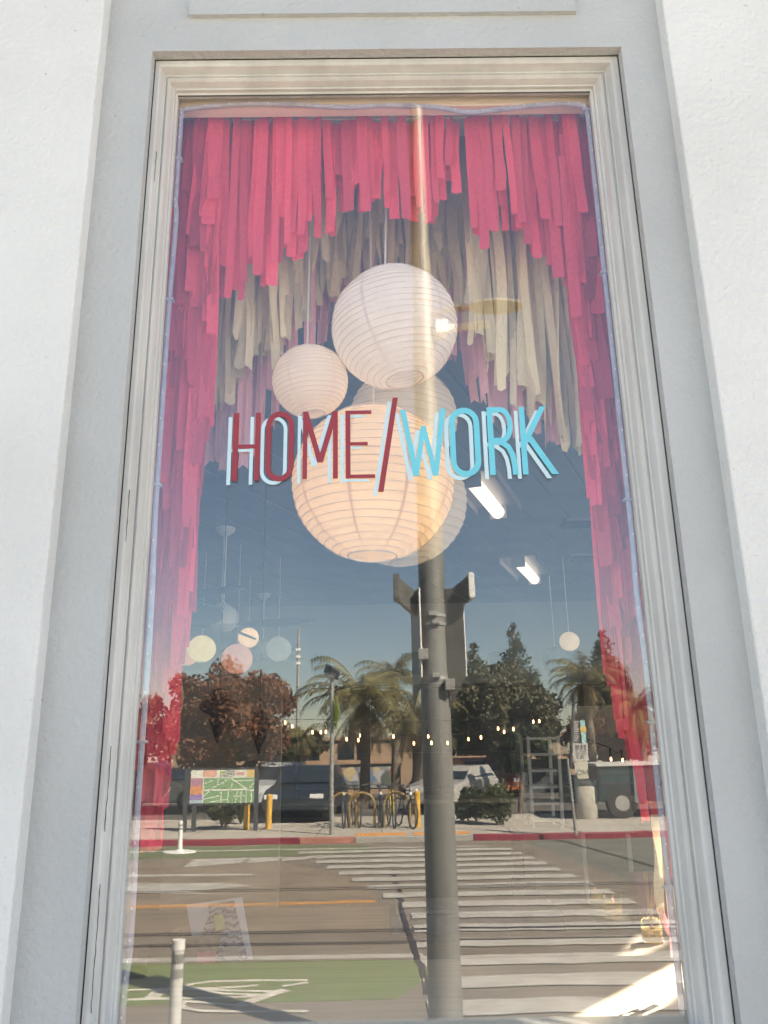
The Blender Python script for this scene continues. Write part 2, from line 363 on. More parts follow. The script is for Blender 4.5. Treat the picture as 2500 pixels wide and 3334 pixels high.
loops = [[Vector((x, y, ZC)) for x, y in ((RX0, .3), (RX1, .3), (RX1, YB), (RX0, YB))]] + [[Vector((p.x, p.y, ZC)) for p in h] for h in holes]
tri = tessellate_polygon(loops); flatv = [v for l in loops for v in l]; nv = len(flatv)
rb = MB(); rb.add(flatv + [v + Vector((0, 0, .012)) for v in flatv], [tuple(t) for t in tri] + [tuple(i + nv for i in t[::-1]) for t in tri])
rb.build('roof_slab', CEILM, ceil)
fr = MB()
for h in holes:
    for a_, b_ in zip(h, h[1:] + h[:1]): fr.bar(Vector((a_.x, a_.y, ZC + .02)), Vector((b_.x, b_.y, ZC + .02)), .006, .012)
fr.build('added_skylight_kerb', IWALL, ceil)
pa = radians(24); pd = Vector((sin(pa), cos(pa), 0)); pnr = Vector((cos(pa), -sin(pa), 0))
def clip_strip(u0, u1):
    poly = [pd * t + pnr * u for t, u in ((-12, u0), (14, u0), (14, u1), (-12, u1))]
    for nx, ny, c in ((1, 0, RX0), (-1, 0, -RX1), (0, 1, .32), (0, -1, -YB)):
        out = []
        for a, b in zip(poly, poly[1:] + poly[:1]):
            da = nx * a.x + ny * a.y - c; db = nx * b.x + ny * b.y - c
            if da >= 0: out.append(a)
            if (da > 0) != (db > 0): out.append(a.lerp(b, da / (da - db)))
        poly = out
        if not poly: return None
    return poly
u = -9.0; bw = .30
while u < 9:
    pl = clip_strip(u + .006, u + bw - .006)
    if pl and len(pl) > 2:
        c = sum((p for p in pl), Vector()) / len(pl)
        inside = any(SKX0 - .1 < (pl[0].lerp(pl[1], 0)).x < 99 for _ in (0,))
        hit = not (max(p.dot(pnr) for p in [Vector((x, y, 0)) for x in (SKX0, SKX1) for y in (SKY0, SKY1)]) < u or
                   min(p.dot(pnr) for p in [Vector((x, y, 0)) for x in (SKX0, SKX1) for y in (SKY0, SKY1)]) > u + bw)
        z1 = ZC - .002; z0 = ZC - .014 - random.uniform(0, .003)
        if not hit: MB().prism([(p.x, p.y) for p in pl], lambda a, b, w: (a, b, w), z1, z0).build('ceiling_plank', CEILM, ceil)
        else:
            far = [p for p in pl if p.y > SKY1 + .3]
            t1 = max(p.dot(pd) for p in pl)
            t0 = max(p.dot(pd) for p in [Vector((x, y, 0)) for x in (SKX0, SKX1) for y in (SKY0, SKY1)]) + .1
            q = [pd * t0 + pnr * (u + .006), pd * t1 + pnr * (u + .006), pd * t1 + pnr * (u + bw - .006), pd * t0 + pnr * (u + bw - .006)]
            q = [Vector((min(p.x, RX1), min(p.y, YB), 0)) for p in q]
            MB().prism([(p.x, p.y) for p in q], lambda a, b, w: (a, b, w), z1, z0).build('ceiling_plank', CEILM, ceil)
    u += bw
tag(box(RX0, RX1, .3, YB, ZF - .1, ZF).build('floor', FLOORM), kind='structure')
tag(box(RX0 - .1, RX1 + .1, YB, YB + .15, ZF - .1, ZC + .3).build('wall_back', IWALL), kind='structure')
tag(box(RX0 - .1, RX0, .3, YB, ZF - .1, ROOF - .03).build('wall_left', IWALL), kind='structure')
wr = MB().box(RX1, RX1 + .1, .3, YB, ZF - .1, 1.0).box(RX1, RX1 + .1, .3, YB, 3.6, ROOF - .03)
for y0, y1 in ((.3, .55), (2.3, 2.55), (4.3, YB)): wr.box(RX1, RX1 + .1, y0, y1, 1.0, 3.6)
wr = tag(wr.build('wall_right', IWALL), kind='structure')
for y in (.55, 2.55): box(RX1 + .045, RX1 + .051, y, y + 1.75, 1.0, 3.6).build('pane', glass_mat('added_side_window_glass', .06), wr)  # unseen side windows, added to bring daylight into the shop

# ---------------------------------------------------------------- ledge and display table
LEDGE = mat('ledge_pale_wood', (.52, .44, .32), .5, var=.14, vscale=6, stretch=(.5, 8, 8))
TABLE = mat('table_dimmed_wood', (.20, .17, .135), .4, var=.25, vscale=4, stretch=(.6, 8, 8))  # pale table wood, dimmed in colour to look unlit under the reflection
le = thing('window_ledge', 'pale wooden ledge just inside the glass, partly in sunlight', 'ledge', (0, .3, ZF))
yl1 = ledge_pt(1100, 2069).y
box(-.75, .95, .10, yl1, ZL - .04, ZL).build('top', LEDGE, le, bev=.004)
box(-.75, .95, .25, yl1 - .03, ZF, ZL - .04).build('front_panel', IWALL, le)
ta = thing('display_table', 'display table with wood colour darkened as if unlit, behind the pale ledge', 'table', (0, 1, ZF))
ZTB = 1.500
box(-1.1, 1.1, yl1 + .01, 1.35, ZTB - .035, ZTB).build('table_top', TABLE, ta, bev=.004)
for x in (-1.04, 1.04):
    for y in (yl1 + .06, 1.30): box(x - .03, x + .03, y - .03, y + .03, ZF, ZTB - .035).build('leg', TABLE, ta)
def on(z, px, py):
    v = ray(px, py); t = (z - H) / v.z; return Vector((v.x * t, v.y * t - DC, z))

# ---------------------------------------------------------------- paper streamers
def paper(name, col, rnd=.30, tr=.16): return mat(name, col, .9, var=.12, vscale=30, rnd=rnd, trans=tr, spec=.1, bump=.25, bscale=240, stretch=(.15, 1, 1))
HOT = paper('crepe_hot_pink', (.95, .105, .155)); GOLD = paper('crepe_gold', (.92, .79, .50)); PALE = paper('crepe_pale_pink', (.95, .52, .56))
def ribbon_mesh(name, seed, m, wild):
    r = random.Random(seed); n = 12; vs = []; fs = []
    f1, f2, p1, p2 = r.uniform(1, 2.6), r.uniform(2, 5), r.uniform(0, 6.3), r.uniform(0, 6.3)
    tw = r.uniform(-1, 1) * wild
    for i in range(n + 1):
        t = i / n; a = tw * t * t * 1.4 + .35 * wild * sin(f2 * 2 * t + p2)
        dx = wild * .28 * (sin(f1 * 3 * t + p1) - sin(p1)) * t; dy = wild * .35 * (sin(f2 * 2.2 * t + p2) - sin(p2)) * t
        wv = .5 * (1 - .12 * abs(sin(3 * t + p1)))
        for s in (-1, 0, 1):
            vs.append((dx + s * wv * cos(a), dy + s * wv * sin(a) + (.10 if s == 0 else 0), -t - (r.uniform(-.012, .012) if i == n else 0)))
    for i in range(n):
        for s in (0, 1): fs.append((i * 3 + s, i * 3 + s + 1, i * 3 + s + 4, i * 3 + s + 3))
    me = bpy.data.meshes.new(name); me.from_pydata(vs, [], fs); me.update(); me.materials.append(m)
    me.polygons.foreach_set('use_smooth', [True] * len(me.polygons)); return me
RIB = {m.name: [ribbon_mesh('streamer', 100 * k + i, m, wd) for i in range(22)] for k, (m, wd) in enumerate(((HOT, .42), (GOLD, 1.5), (PALE, 1.0)))}
def streamer(parent, m, top, length, width, tilt=0):
    o = bpy.data.objects.new('streamer', random.choice(RIB[m.name])); COL.objects.link(o); o.parent = parent
    o.location = Vector(top) - LOC[parent]; o.scale = (width * random.choice((-1, 1)), width * .8, length)
    o.rotation_euler = (0, tilt, random.uniform(-.3, .3)); return o
def interp(tab, x):
    if x <= tab[0][0]: return tab[0][1]
    for (a, b), (c, d) in zip(tab, tab[1:]):
        if x <= c: return b + (d - b) * (x - a) / (c - a)
    return tab[-1][1]
ztop = zh + .03
def cord(parent, y, x0, x1, z): MB().tube([(x0, y, z), ((x0 + x1) / 2, y, z - .003), (x1, y, z)], .002, 5).build('string', mat('twine', (.5, .45, .4)), parent)
def fringe(root, m, yy, xs, bottom, w, jit, step, layers, skip=.0, zt=None):
    zt = zt or ztop
    for ly in range(layers):
        x = xs[0] + random.uniform(0, step)
        while x < xs[1]:
            if random.random() > skip:
                Y = yy + ly * .018 + random.uniform(-.006, .006) - (.13 if yy > .4 and abs(x - 852) > 165 else 0)
                zb = P(x, interp(bottom, x) + random.uniform(-jit, jit) * .6 + 12 - (random.random() ** 2.2) * jit * 2.6, Y).z
                X = P(x, interp(bottom, x), Y).x
                L = zt - zb
                streamer(root, m, (X - .0 + random.uniform(-.004, .004), Y, zt - ly * .002), max(.1, L), w * random.uniform(.6, 1.15), random.uniform(-.025, .025))
            x += step * random.uniform(.75, 1.3)
g1 = thing('pink_fringe_garland', 'hot pink paper streamer fringe hanging across the top of the window', 'streamers', (0, .19, ztop))
cord(g1, .19, gx0, gx1, ztop)
fringe(g1, HOT, .185, (395, 1290), [(395, 640), (470, 640), (560, 600), (620, 560), (700, 475), (780, 455), (900, 455), (990, 460), (1040, 510), (1110, 475), (1160, 560), (1230, 590), (1290, 640)], .028, 42, 18, 3, .12)
g2 = thing('gold_fringe_garland', 'dull gold crinkled paper streamer fringe behind the pink fringe', 'streamers', (0, .49, 3.8))
cord(g2, .49, gx0 - .2, gx1 + .2, 3.8)
GB = [(440, 900), (500, 830), (560, 770), (640, 690), (700, 640), (770, 590), (860, 575), (950, 620), (1000, 680), (1060, 780), (1120, 840), (1180, 930), (1260, 960)]
fringe(g2, GOLD, .48, (450, 1265), GB, .031, 52, 13, 4, .04, 3.8)
g3 = thing('pale_pink_fringe_garland', 'pale pink paper streamer fringe hanging behind the gold one', 'streamers', (0, .56, 3.8))
cord(g3, .56, gx0 - .2, gx1 + .2, 3.8)
fringe(g3, PALE, .56, (455, 1240), [(455, 1000), (520, 1000), (570, 950), (620, 860), (700, 720), (780, 660), (900, 660), (980, 760), (1030, 880), (1080, 890), (1140, 930), (1200, 900), (1240, 840)], .030, 66, 16, 3, .08, 3.8)
def side_curtain(root, inner, outer, ys, yends, n):
    made = 0
    for k in range(n):
        f = k / (n - 1); py = ys[0] + (ys[1] - ys[0]) * f             # where this strip ends on the view
        for j in range(4):
            Y = .17 + .07 * f + random.uniform(-.012, .012) + j * .012
            xi, xo = interp(inner, py), interp(outer, py)
            px = xi + (xo - xi) * ((j + random.uniform(.15, .85)) / 4)
            b = P(px, py + random.uniform(-25, 25), Y); L = random.uniform(.38, .62)
            L = min(L, ztop - b.z)
            if L > .08: streamer(root, HOT, (b.x + random.uniform(-.01, .01) * 0, Y, b.z + L), L, .032 * random.uniform(.75, 1.2), random.uniform(-.02, .02)); made += 1
s1 = thing('pink_side_curtain', 'hot pink streamers layered down the left edge of the window', 'streamers', (gx0, .2, ztop))
LI = [(300, 470), (700, 462), (900, 455), (1050, 428), (1300, 408), (1500, 385), (1640, 370), (1840, 345)]
LO = [(300, 376), (700, 350), (1050, 329), (1300, 313), (1500, 301), (1640, 292), (1840, 282)]
side_curtain(s1, LI, LO, (430, 1790), 0, 54)
s2 = thing('pink_side_curtain', 'hot pink streamers layered down the right edge of the window', 'streamers', (gx1, .2, ztop))
RI = [(300, 1235), (700, 1245), (900, 1255), (1050, 1275), (1300, 1305), (1500, 1325), (1640, 1355), (1800, 1395), (1990, 1440)]
RO = [(300, 1295), (700, 1338), (900, 1358), (1050, 1375), (1300, 1402), (1500, 1424), (1640, 1438), (1800, 1456), (1990, 1476)]
side_curtain(s2, RI, RO, (430, 1640), 0, 50)
for px0, py0, px1, py1, w, m in ((330, 1540, 318, 1840, .034, HOT), (335, 1620, 338, 1835, .034, HOT), (360, 1560, 362, 1690, .026, HOT), (345, 1500, 322, 1760, .03, HOT)):
    a, b = P(px0, py0, .25), P(px1, py1, .25); streamer(s1, m, a, (a - b).length, w, atan2(a.x - b.x, a.z - b.z))
for px0, py0, px1, py1, w, m in ((1350, 1500, 1395, 1775, .022, HOT), (1375, 1450, 1437, 1830, .03, HOT), (1370, 1380, 1408, 1745, .03, HOT), (1392, 1600, 1440, 1900, .028, HOT)):
    a, b = P(px0, py0, .24), P(px1, py1, .24); streamer(s2, m, a, (a - b).length, w, atan2(a.x - b.x, a.z - b.z))
s3 = thing('gold_tail_streamer', 'loose gold streamer strips beside the left pink curtain', 'streamers', P(385, 1420, .27))
for px0, py0, px1, py1, w in ((388, 1395, 388, 1565, .024), (378, 1560, 372, 1660, .018), (358, 1590, 348, 1745, .012)):
    a, b = P(px0, py0, .29), P(px1, py1, .29); streamer(s3, GOLD, a, (a - b).length, w, 0)
s4 = thing('gold_tail_streamer', 'gold and pink loose strip ends above the reed diffuser bottle', 'streamers', P(1420, 1750, .2))
for px0, py0, px1, py1, w, m in ((1415, 1760, 1442, 2020, .022, GOLD), (1432, 1800, 1462, 1990, .016, GOLD), (1440, 1880, 1466, 2070, .018, PALE), (1425, 1960, 1445, 2035, .02, PALE)):
    a, b = P(px0, py0, .21), P(px1, py1, .21); streamer(s4, m, a, (a - b).length, w, atan2(a.x - b.x, a.z - b.z))

# ---------------------------------------------------------------- paper lanterns
RIBM = mat('lantern_wire', (.66, .58, .51), .6)
def lantern(name, label, c, r, col, tilt=(0, 0), squash=.96, glow=0, ribs=22, gcol=(1, .80, .56), cord_top=None, group=None, detail=True, tr=.5, seams=0):
    c = Vector(c); t = thing(name, label, 'lantern', c, group)
    m = Matrix.Rotation(tilt[0], 4, 'X') @ Matrix.Rotation(tilt[1], 4, 'Y')
    pm = mat('lantern_paper_%s_%d' % (name + label[:9], int(r * 1000)), col, .85, var=.05, vscale=14, trans=tr, spec=.15, bump=.3 if detail else 0, bscale=45)
    prof = []; th0, th1 = .30, pi - .30; sub = 4 if detail else 2
    for i in range(ribs * sub + 1):
        th = th0 + (th1 - th0) * i / (ribs * sub); ph = (i % sub) / sub
        rr = r * (1 - .011 * sin(pi * ph))
        prof.append((rr * sin(th), -rr * cos(th) * squash))
    sh = MB().lathe(prof, c, 56 if detail else 28, m); pr_ = random.uniform(0, 6)
    if detail:
        for i_, v_ in enumerate(sh.v):
            d_ = Vector(v_) - c; a_ = atan2(d_.y, d_.x); e_ = d_.z / r
            k_ = 1 + .006 * sin(3 * a_ + pr_ + 4 * e_) * cos(5 * e_ + pr_) + .004 * sin(7 * a_ - 9 * e_ + pr_) + .0025 * sin(17 * a_ + 23 * e_); sh.v[i_] = tuple(c + d_ * k_)
    sh.build('paper_shade', pm, t, smooth=True)
    if detail:
        w = MB()
        for i in range(ribs + 1):
            th = th0 + (th1 - th0) * i / ribs; rr = r * 1.001 * sin(th); zz = -r * 1.001 * cos(th) * squash
            w.tube([c + m @ Vector((rr * cos(2 * pi * j / 48), rr * sin(2 * pi * j / 48), zz + .012 * r * sin(2 * pi * j / 48 + i))) for j in range(49)], .0006 + .0015 * r, 4, False)
        w.build('wire_rib', RIBM, t)
    if seams:
        for i in range(seams):
            a = 2 * pi * (i + .35) / seams; q = []
            for k in range(25):
                th = th0 + (th1 - th0) * k / 24; q.append((th, a))
            sb_ = MB(); vs_ = []
            for th, aa in q:
                for da in (-.022, .022): vs_.append(c + m @ Vector((r * 1.0015 * sin(th) * cos(aa + da), r * 1.0015 * sin(th) * sin(aa + da), -r * 1.0015 * cos(th) * squash)))
            sb_.add(vs_, [(2 * k, 2 * k + 1, 2 * k + 3, 2 * k + 2) for k in range(24)]).build('glued_seam', mat('lantern_seam_' + name + str(int(r * 1000)), tuple(x * y for x, y in zip(col, (.98, .91, .89))), .85, trans=.4), t, smooth=True)
    for s in (-1, 1):
        zz = s * r * cos(th0) * squash; rr = r * sin(th0)
        MB().tube([c + m @ Vector((rr * cos(2 * pi * j / 24), rr * sin(2 * pi * j / 24), zz)) for j in range(25)], .0022 if detail else .004, 5, False).build('ring', RIBM, t)
    if detail:
        f = MB()
        for s in (-1, 1): f.tube([c + m @ Vector((s * r * sin(th0), 0, r * cos(th0) * squash)), c + m @ Vector((s * .012, 0, 0)), c + m @ Vector((s * r * sin(th0), 0, -r * cos(th0) * squash))], .0014, 5)
        f.build('wire_frame', RIBM, t)
    if glow:
        MB().sphere(c, min(.035, r * .22), 12, 8).build('bulb', mat('bulb_%.1f' % glow, (1, .85, .6), .4, emit=glow, ecol=gcol), t, smooth=True)
    top = Vector(cord_top) if cord_top else Vector((c.x, c.y, ZC - .02))
    MB().tube([c + m @ Vector((0, 0, r * .9 * squash)), top], .0028 if detail else .004, 6).build('cord', mat('white_cord', (.75, .74, .72)), t)
    return t
def lan(name, label, px, py, dpx, Y, col, **k):
    c = P(px, py, Y); axis = (c - Vector((0, -DC, H))).dot(FWD); r = dpx * K * axis / FOC / 2
    return lantern(name, label, c, r, col, **k)
lan('paper_lantern', 'large white paper lantern hanging highest in the window', 852, 708, 272, .29, (.86, .83, .82), tilt=(.0, -.16), glow=1.7, ribs=24, seams=5)
lan('paper_lantern', 'small white paper lantern left of the large white one', 670, 824, 164, .34, (.82, .75, .69), tilt=(.05, -.10), glow=2, ribs=20, seams=5)
lan('paper_lantern', 'largest peach paper lantern behind the painted lettering', 806, 1044, 350, .40, (.93, .77, .56), tilt=(-.02, .02), glow=4.2, ribs=24, squash=.97, seams=9)
lan('paper_lantern', 'grey white paper lantern half hidden between white and peach lanterns', 872, 905, 232, .66, (.84, .83, .80), tilt=(.05, .1), glow=1, ribs=18)
lan('paper_lantern', 'cream wrinkled paper lantern showing behind the peach one', 866, 1086, 285, .78, (.88, .84, .74), tilt=(0, -.12), glow=1.2, ribs=20)
bk = 'small lanterns hanging at the back of the shop'
for lb, px, py, dpx, Y, col, gl in (
        ('pale yellow glowing lantern under the ceiling fan blade', 436, 1402, 70, 6.4, (.70, .68, .48), 3.5),
        ('pink lantern half hidden behind the left pink curtain', 404, 1412, 62, 6.9, (.75, .48, .44), 2.5),
        ('bright cream lantern behind the fan blade', 537, 1378, 52, 7.4, (.85, .72, .58), 3.5),
        ('pink glowing lantern above the reddish tree', 512, 1424, 78, 6.0, (.74, .50, .50), 2.4),
        ('bluish grey lantern beside the antenna mast', 602, 1402, 64, 6.6, (.45, .52, .56), 1.8),
        ('single cream lantern hanging at the back right of the shop', 1230, 1386, 50, 6.8, (.80, .72, .64), 2.6),
        ('dim grey lantern below the single cream lantern', 1200, 1425, 70, 7.4, (.36, .44, .50), 0)):
    lan('small_paper_lantern', lb, px, py, dpx * .86, Y, col, glow=gl, ribs=14, group=bk, detail=False)

# ---------------------------------------------------------------- painted lettering on the glass
RED = mat('sign_paint_red', (.33, .045, .06), .5, var=.06, vscale=20); CYAN = mat('sign_paint_cyan', (.17, .60, .70), .5, var=.05, vscale=20)
PALEB = mat('sign_paint_pale_blue', (.58, .74, .78), .5, var=.05, vscale=20)
def C7(u, v): return P((700 + u * .7233) / K, (1250 + v * .7233) / K, YG)
ph, pk = C7(72, 428), C7(1540, 416); pt = C7(807, 120); pb = C7(807, 422)
sxl = (pk.x - ph.x) / (1540 - 72); szl = (pt.z - pb.z) / 302.0
def LT(u, v): return Vector((ph.x + (u - 72) * sxl, 0, pb.z + (422 - v) * szl))
LET = [('H', RED, [([(87, 124), (87, 428)], 25), ([(187, 124), (187, 428)], 23), ([(87, 276), (187, 276)], 17)]),
       ('O', RED, [('stad', 288, 52, 131, 421, 24)]),
       ('M', RED, [([(403, 122), (403, 424)], 20), ([(403, 122), (472, 352)], 24), ([(472, 352), (541, 122)], 24), ([(541, 122), (541, 424)], 22)]),
       ('E', RED, [([(598, 120), (598, 424)], 22), ([(598, 128), (706, 128)], 16), ([(598, 271), (688, 271)], 15), ([(598, 416), (720, 416)], 16)]),
       ('slash', RED, [([(818, 62), (744, 485)], 24)]),
       ('W', CYAN, [([(850, 119), (905, 418)], 25), ([(905, 418), (943, 195)], 22), ([(943, 195), (992, 418)], 22), ([(992, 418), (1036, 116)], 24)]),
       ('O', CYAN, [('stad', 1131, 56, 126, 412, 26)]),
       ('R', CYAN, [([(1250, 113), (1250, 418)], 26), ('arc', [(1250, 125), (1300, 125)] + [(1300 + 41 * sin(a * pi / 12), 195 - 70 * cos(a * pi / 12)) for a in range(1, 12)] + [(1300, 265), (1250, 265)], 24),
                      ('arc', [(1268, 268), (1300, 275), (1328, 295), (1344, 330), (1351, 370), (1353, 418)], 25)]),
       ('K', CYAN, [([(1398, 113), (1398, 418)], 25), ([(1497, 112), (1404, 280)], 24), ([(1424, 250), (1532, 418)], 27)])]
wl = thing('window_lettering', 'painted letters HOME/WORK in red and cyan across the glass', 'lettering', (ph.x, YG, pb.z))
def letter_poly(b, pts, w, y0, depth=.0007):
    """one mitred stroke"""
    closed = pts[0] == pts[-1]
    n = len(pts); Lf, Rt = [], []
    for i in range(n):
        a = Vector(pts[i - 1] if i else (pts[-2] if closed else pts[0])); c = Vector(pts[i]); d = Vector(pts[i + 1] if i < n - 1 else (pts[1] if closed else pts[-1]))
        t = ((c - a).normalized() if (c - a).length else Vector((0, 0))) + ((d - c).normalized() if (d - c).length else Vector((0, 0))); t.normalize()
        nn = Vector((-t.y, t.x)) * w / 2
        if n == 2 and abs(t.x) > .05 and abs(t.y) > .5: nn = Vector((w / 2 / abs(t.y) * (1 if nn.x > 0 else -1), 0))     # flat ends on slanted strokes
        Lf.append(c + nn); Rt.append(c - nn)
    for i in range(n - 1):
        q = [Lf[i], Lf[i + 1], Rt[i + 1], Rt[i]]
        b.prism([(p.x, p.y) for p in q], lambda u, v, tt: LT(u, v) + Vector((0, tt, 0)), y0 - depth, y0)
def draw(b, strokes, dx, dy, ws, y0):
    k = 0
    for s in strokes:
        if s[0] == 'stad':
            _, cx, r, v0, v1, w = s; pts = []
            for a in range(13): pts.append((cx - r * cos(a * pi / 12), v0 + r - r * sin(a * pi / 12)))
            for a in range(13): pts.append((cx + r * cos(a * pi / 12), v1 - r + r * sin(a * pi / 12)))
            pts.append(pts[0])
        elif s[0] == 'arc': pts, w = s[1], s[2]
        else: pts, w = s
        letter_poly(b, [(u + dx, v + dy) for u, v in pts], w * ws, y0 - k * .0002); k += 1
for nm, m, st in LET:
    b = MB(); draw(b, st, 0, 0, 1, YG - .0022); lo = b.build('letter', m, wl); lo['label'] = 'painted red slash stroke' if nm == 'slash' else 'painted letter ' + nm
    b = MB(); draw(b, st, -27, 17, .70, YG - .0006); b.build('drop_shadow', PALEB, lo)

# ---------------------------------------------------------------- rope light clipped round the pane
ROPE = mat('rope_light_vinyl', (.62, .60, .68), .25, var=.15, vscale=40, trans=.4)
rl = thing('rope_light', 'clear rope light clipped around the inside edge of the glass', 'rope light', P(380, 1200, .112))
rpts = [(262, 2230), (270, 2130), (282, 2030), (292, 1850), (300, 1700), (318, 1450), (328, 1280), (340, 1000), (352, 850), (362, 690), (380, 480), (378, 420), (386, 300), (392, 252), (405, 236),
        (520, 226), (620, 226), (740, 232), (840, 228), (940, 232), (1010, 243), (1090, 236), (1160, 228), (1240, 226), (1268, 240), (1280, 300), (1300, 480), (1318, 620), (1338, 800), (1352, 960), (1362, 1080), (1375, 1280), (1395, 1430),
        (1408, 1560), (1422, 1700), (1440, 1850), (1452, 1960), (1475, 2090), (1488, 2230)]
rp = [P(x, y, .106) for x, y in rpts]; smooth_pts = []
for i in range(len(rp) - 1):
    p0, p1, p2, p3 = rp[max(0, i - 1)], rp[i], rp[i + 1], rp[min(len(rp) - 1, i + 2)]
    for k in range(5):
        t = k / 5; smooth_pts.append(.5 * ((2 * p1) + (p2 - p0) * t + (2 * p0 - 5 * p1 + 4 * p2 - p3) * t * t + (3 * p1 - p0 - 3 * p2 + p3) * t ** 3))
for p in smooth_pts: p.x = max(gx0 + .005, min(gx1 - .005, p.x)); p.z = min(p.z, gz1 - .01)
MB().tube(smooth_pts, .0062, 8).build('tube', ROPE, rl, smooth=True)
LEDM = mat('led_chip', (.8, .8, .75), .4)
lb_ = MB()
for p in smooth_pts[::2]: lb_.box(p.x - .0015, p.x + .0015, p.y - .0072, p.y - .005, p.z - .002, p.z + .002)
lb_.build('led', LEDM, rl)
for k in (22, 34, 46, 58, 80, 92, 104, 120, 134, 150, 165, 178):
    if k < len(smooth_pts):
        p = smooth_pts[k]; MB().box(p.x - .011, p.x + .011, p.y - .008, p.y + .008, p.z - .003, p.z + .003).build('clip', ROPE, rl, bev=.001)

# ---------------------------------------------------------------- ceiling fittings
FANM = mat('fan_paint', (.07, .15, .20), .5); FANW = mat('fan_rod_white', (.86, .87, .86), .4)
def fan(label, px, py, Yc, drop, rot, nblade=5, bl=.62):
    v = ray(px, py); t = (ZC - .015 - H) / v.z; c = Vector((v.x * t, v.y * t - DC, ZC - .015)); f = thing('ceiling_fan', label, 'fan', c, 'ceiling fans')
    MB().lathe([(.001, 0), (.09, 0), (.085, -.03), (.05, -.06), (.02, -.07)], c, 20).build('canopy', FANW, f, smooth=True)
    MB().tube([c + Vector((0, 0, -.05)), c + Vector((0, 0, -drop))], .018, 10).build('rod', FANW, f)
    h = c + Vector((0, 0, -drop)); MB().lathe([(.02, .05), (.05, .03), (.12, -.02), (.15, -.09), (.14, -.16), (.09, -.20), (.001, -.21)], h, 24).build('motor', FANW, f, smooth=True)
    for i in range(nblade):
        a = rot + 2 * pi * i / nblade; m = Matrix.Translation(h + Vector((0, 0, -.15))) @ Matrix.Rotation(a, 4, 'Z') @ Matrix.Rotation(.36, 4, 'X')
        poly = [(.14, -.03), (.26, -.10), (bl * .6, -.15), (bl * .85, -.13), (bl, -.07), (bl + .03, 0), (bl, .07), (bl * .85, .13), (bl * .6, .15), (.26, .10), (.14, .03)]
        MB().prism(poly, lambda u, v, w: m @ Vector((u, v, w)), -.005, .005).build('blade', FANM, f)
fan('white ceiling fan with grey blades left of the peach lantern', 487, 1141, 0, .72, -.12, nblade=4, bl=.80)
fan('distant ceiling fan beside the antenna mast', 570, 1284, 0, .62, .75, nblade=4, bl=.6)
fan('ceiling fan showing one blade tip from behind the left curtain', 392, 1040, 0, .70, -.35, nblade=4, bl=.55)
TUBE = mat('fluorescent_diffuser', (.9, .8, .68), .4, emit=.32, ecol=(1, .78, .56)); FIX = mat('fixture_enamel', (.25, .26, .27), .4)
def fixture(label, px, py, ln, wd):
    v = ray(px, py); t = (ZC - .016 - H) / v.z; c = Vector((v.x * t, v.y * t - DC, ZC - .016)); f = thing('ceiling_light', label, 'light', c, 'fluorescent ceiling lights')
    m = Matrix.Translation(c) @ Matrix.Rotation(-radians(20), 4, 'Z')
    MB().box(-wd / 2, wd / 2, -ln / 2, ln / 2, -.03, 0, m).build('reflector_pan', FIX, f, bev=.003)
    for s in (-1, 1): MB().box(s * wd / 2 - .01, s * wd / 2 + .01, -ln / 2, ln / 2, -.085, -.028, m).build('side_rail', FIX, f)
    pr = [m @ Vector((0, -ln / 2 + .03 + i * (ln - .06) / 8, -.085)) for i in range(9)]
    MB().tube(pr, .055, 14).build('diffuser', TUBE, f, smooth=True)
    for s in (-1, 1): MB().box(-.07, .07, s * (ln / 2 - .02) - .012, s * (ln / 2 - .02) + .012, -.14, -.028, m).build('end_cap', FIX, f)
fixture('lit fluorescent ceiling light beside the cream lantern', 1048, 1052, .95, .36)
fixture('lit fluorescent ceiling light farther back, above the signal sign panel', 1137, 1218, 1.05, .40)
VENTM = mat('vent_dark', (.06, .09, .11), .7)
for lb, px, py in (('dark ceiling vent beside the right pink curtain', 1250, 1128), ('dark ceiling vent lower by the right curtain', 1258, 1202)):
    v = ray(px, py); t = (ZC - .018 - H) / v.z; c = Vector((v.x * t, v.y * t - DC, ZC - .018)); f = thing('ceiling_vent', lb, 'vent', c, 'ceiling vents')
    MB().box(c.x - .14, c.x + .14, c.y - .14, c.y + .14, c.z - .02, c.z).build('frame', FIX, f)
    for i in range(6): MB().box(c.x - .12, c.x + .12, c.y - .115 + i * .04, c.y - .09 + i * .04, c.z - .028, c.z - .0205).build('slat', VENTM, f)
tl = thing('track_spotlight', 'small track spotlight left of the letter H', 'light', P(460, 905, 2.6))
c = P(460, 930, 2.6); MB().tube([c + Vector((0, .03, .05)), c + Vector((.01, -.07, -.03))], [.028, .034], 14).build('lamp_head', VENTM, tl, smooth=True)
MB().tube([c + Vector((0, .02, .04)), Vector((c.x, c.y + .02, ZC - .016))], .008, 6).build('stem', FIX, tl)

# ---------------------------------------------------------------- back of the shop
DARKB = mat('picture_dark_blue', (.03, .10, .16), .5); FRM = mat('picture_frame_blue', (.05, .13, .19), .5)
for lb, px, py, w, h in (('dark blue square picture above the solar lamp post', 697, 1438, 38, 48), ('dark blue square picture at the left of the signal pole', 886, 1434, 38, 50), ('dark blue square picture between the two conifers', 1076, 1432, 34, 50)):
    c = P(px, py, YB - .02); w = SZ(w, YB); h = SZ(h, YB); t = thing('wall_picture', lb, 'picture', c, 'pictures on the back wall')
    box(c.x - w / 2, c.x + w / 2, YB - .03, YB - .001, c.z - h / 2, c.z + h / 2).build('frame', FRM, t, bev=.004)
    box(c.x - w * .46, c.x + w * .46, YB - .034, YB - .0305, c.z - h * .46, c.z + h * .46).build('print', DARKB, t)
dc = thing('wall_camera', 'small dark round fitting on the back wall', 'camera', P(790, 1436, YB - .01)); c = P(790, 1436, YB - .03)
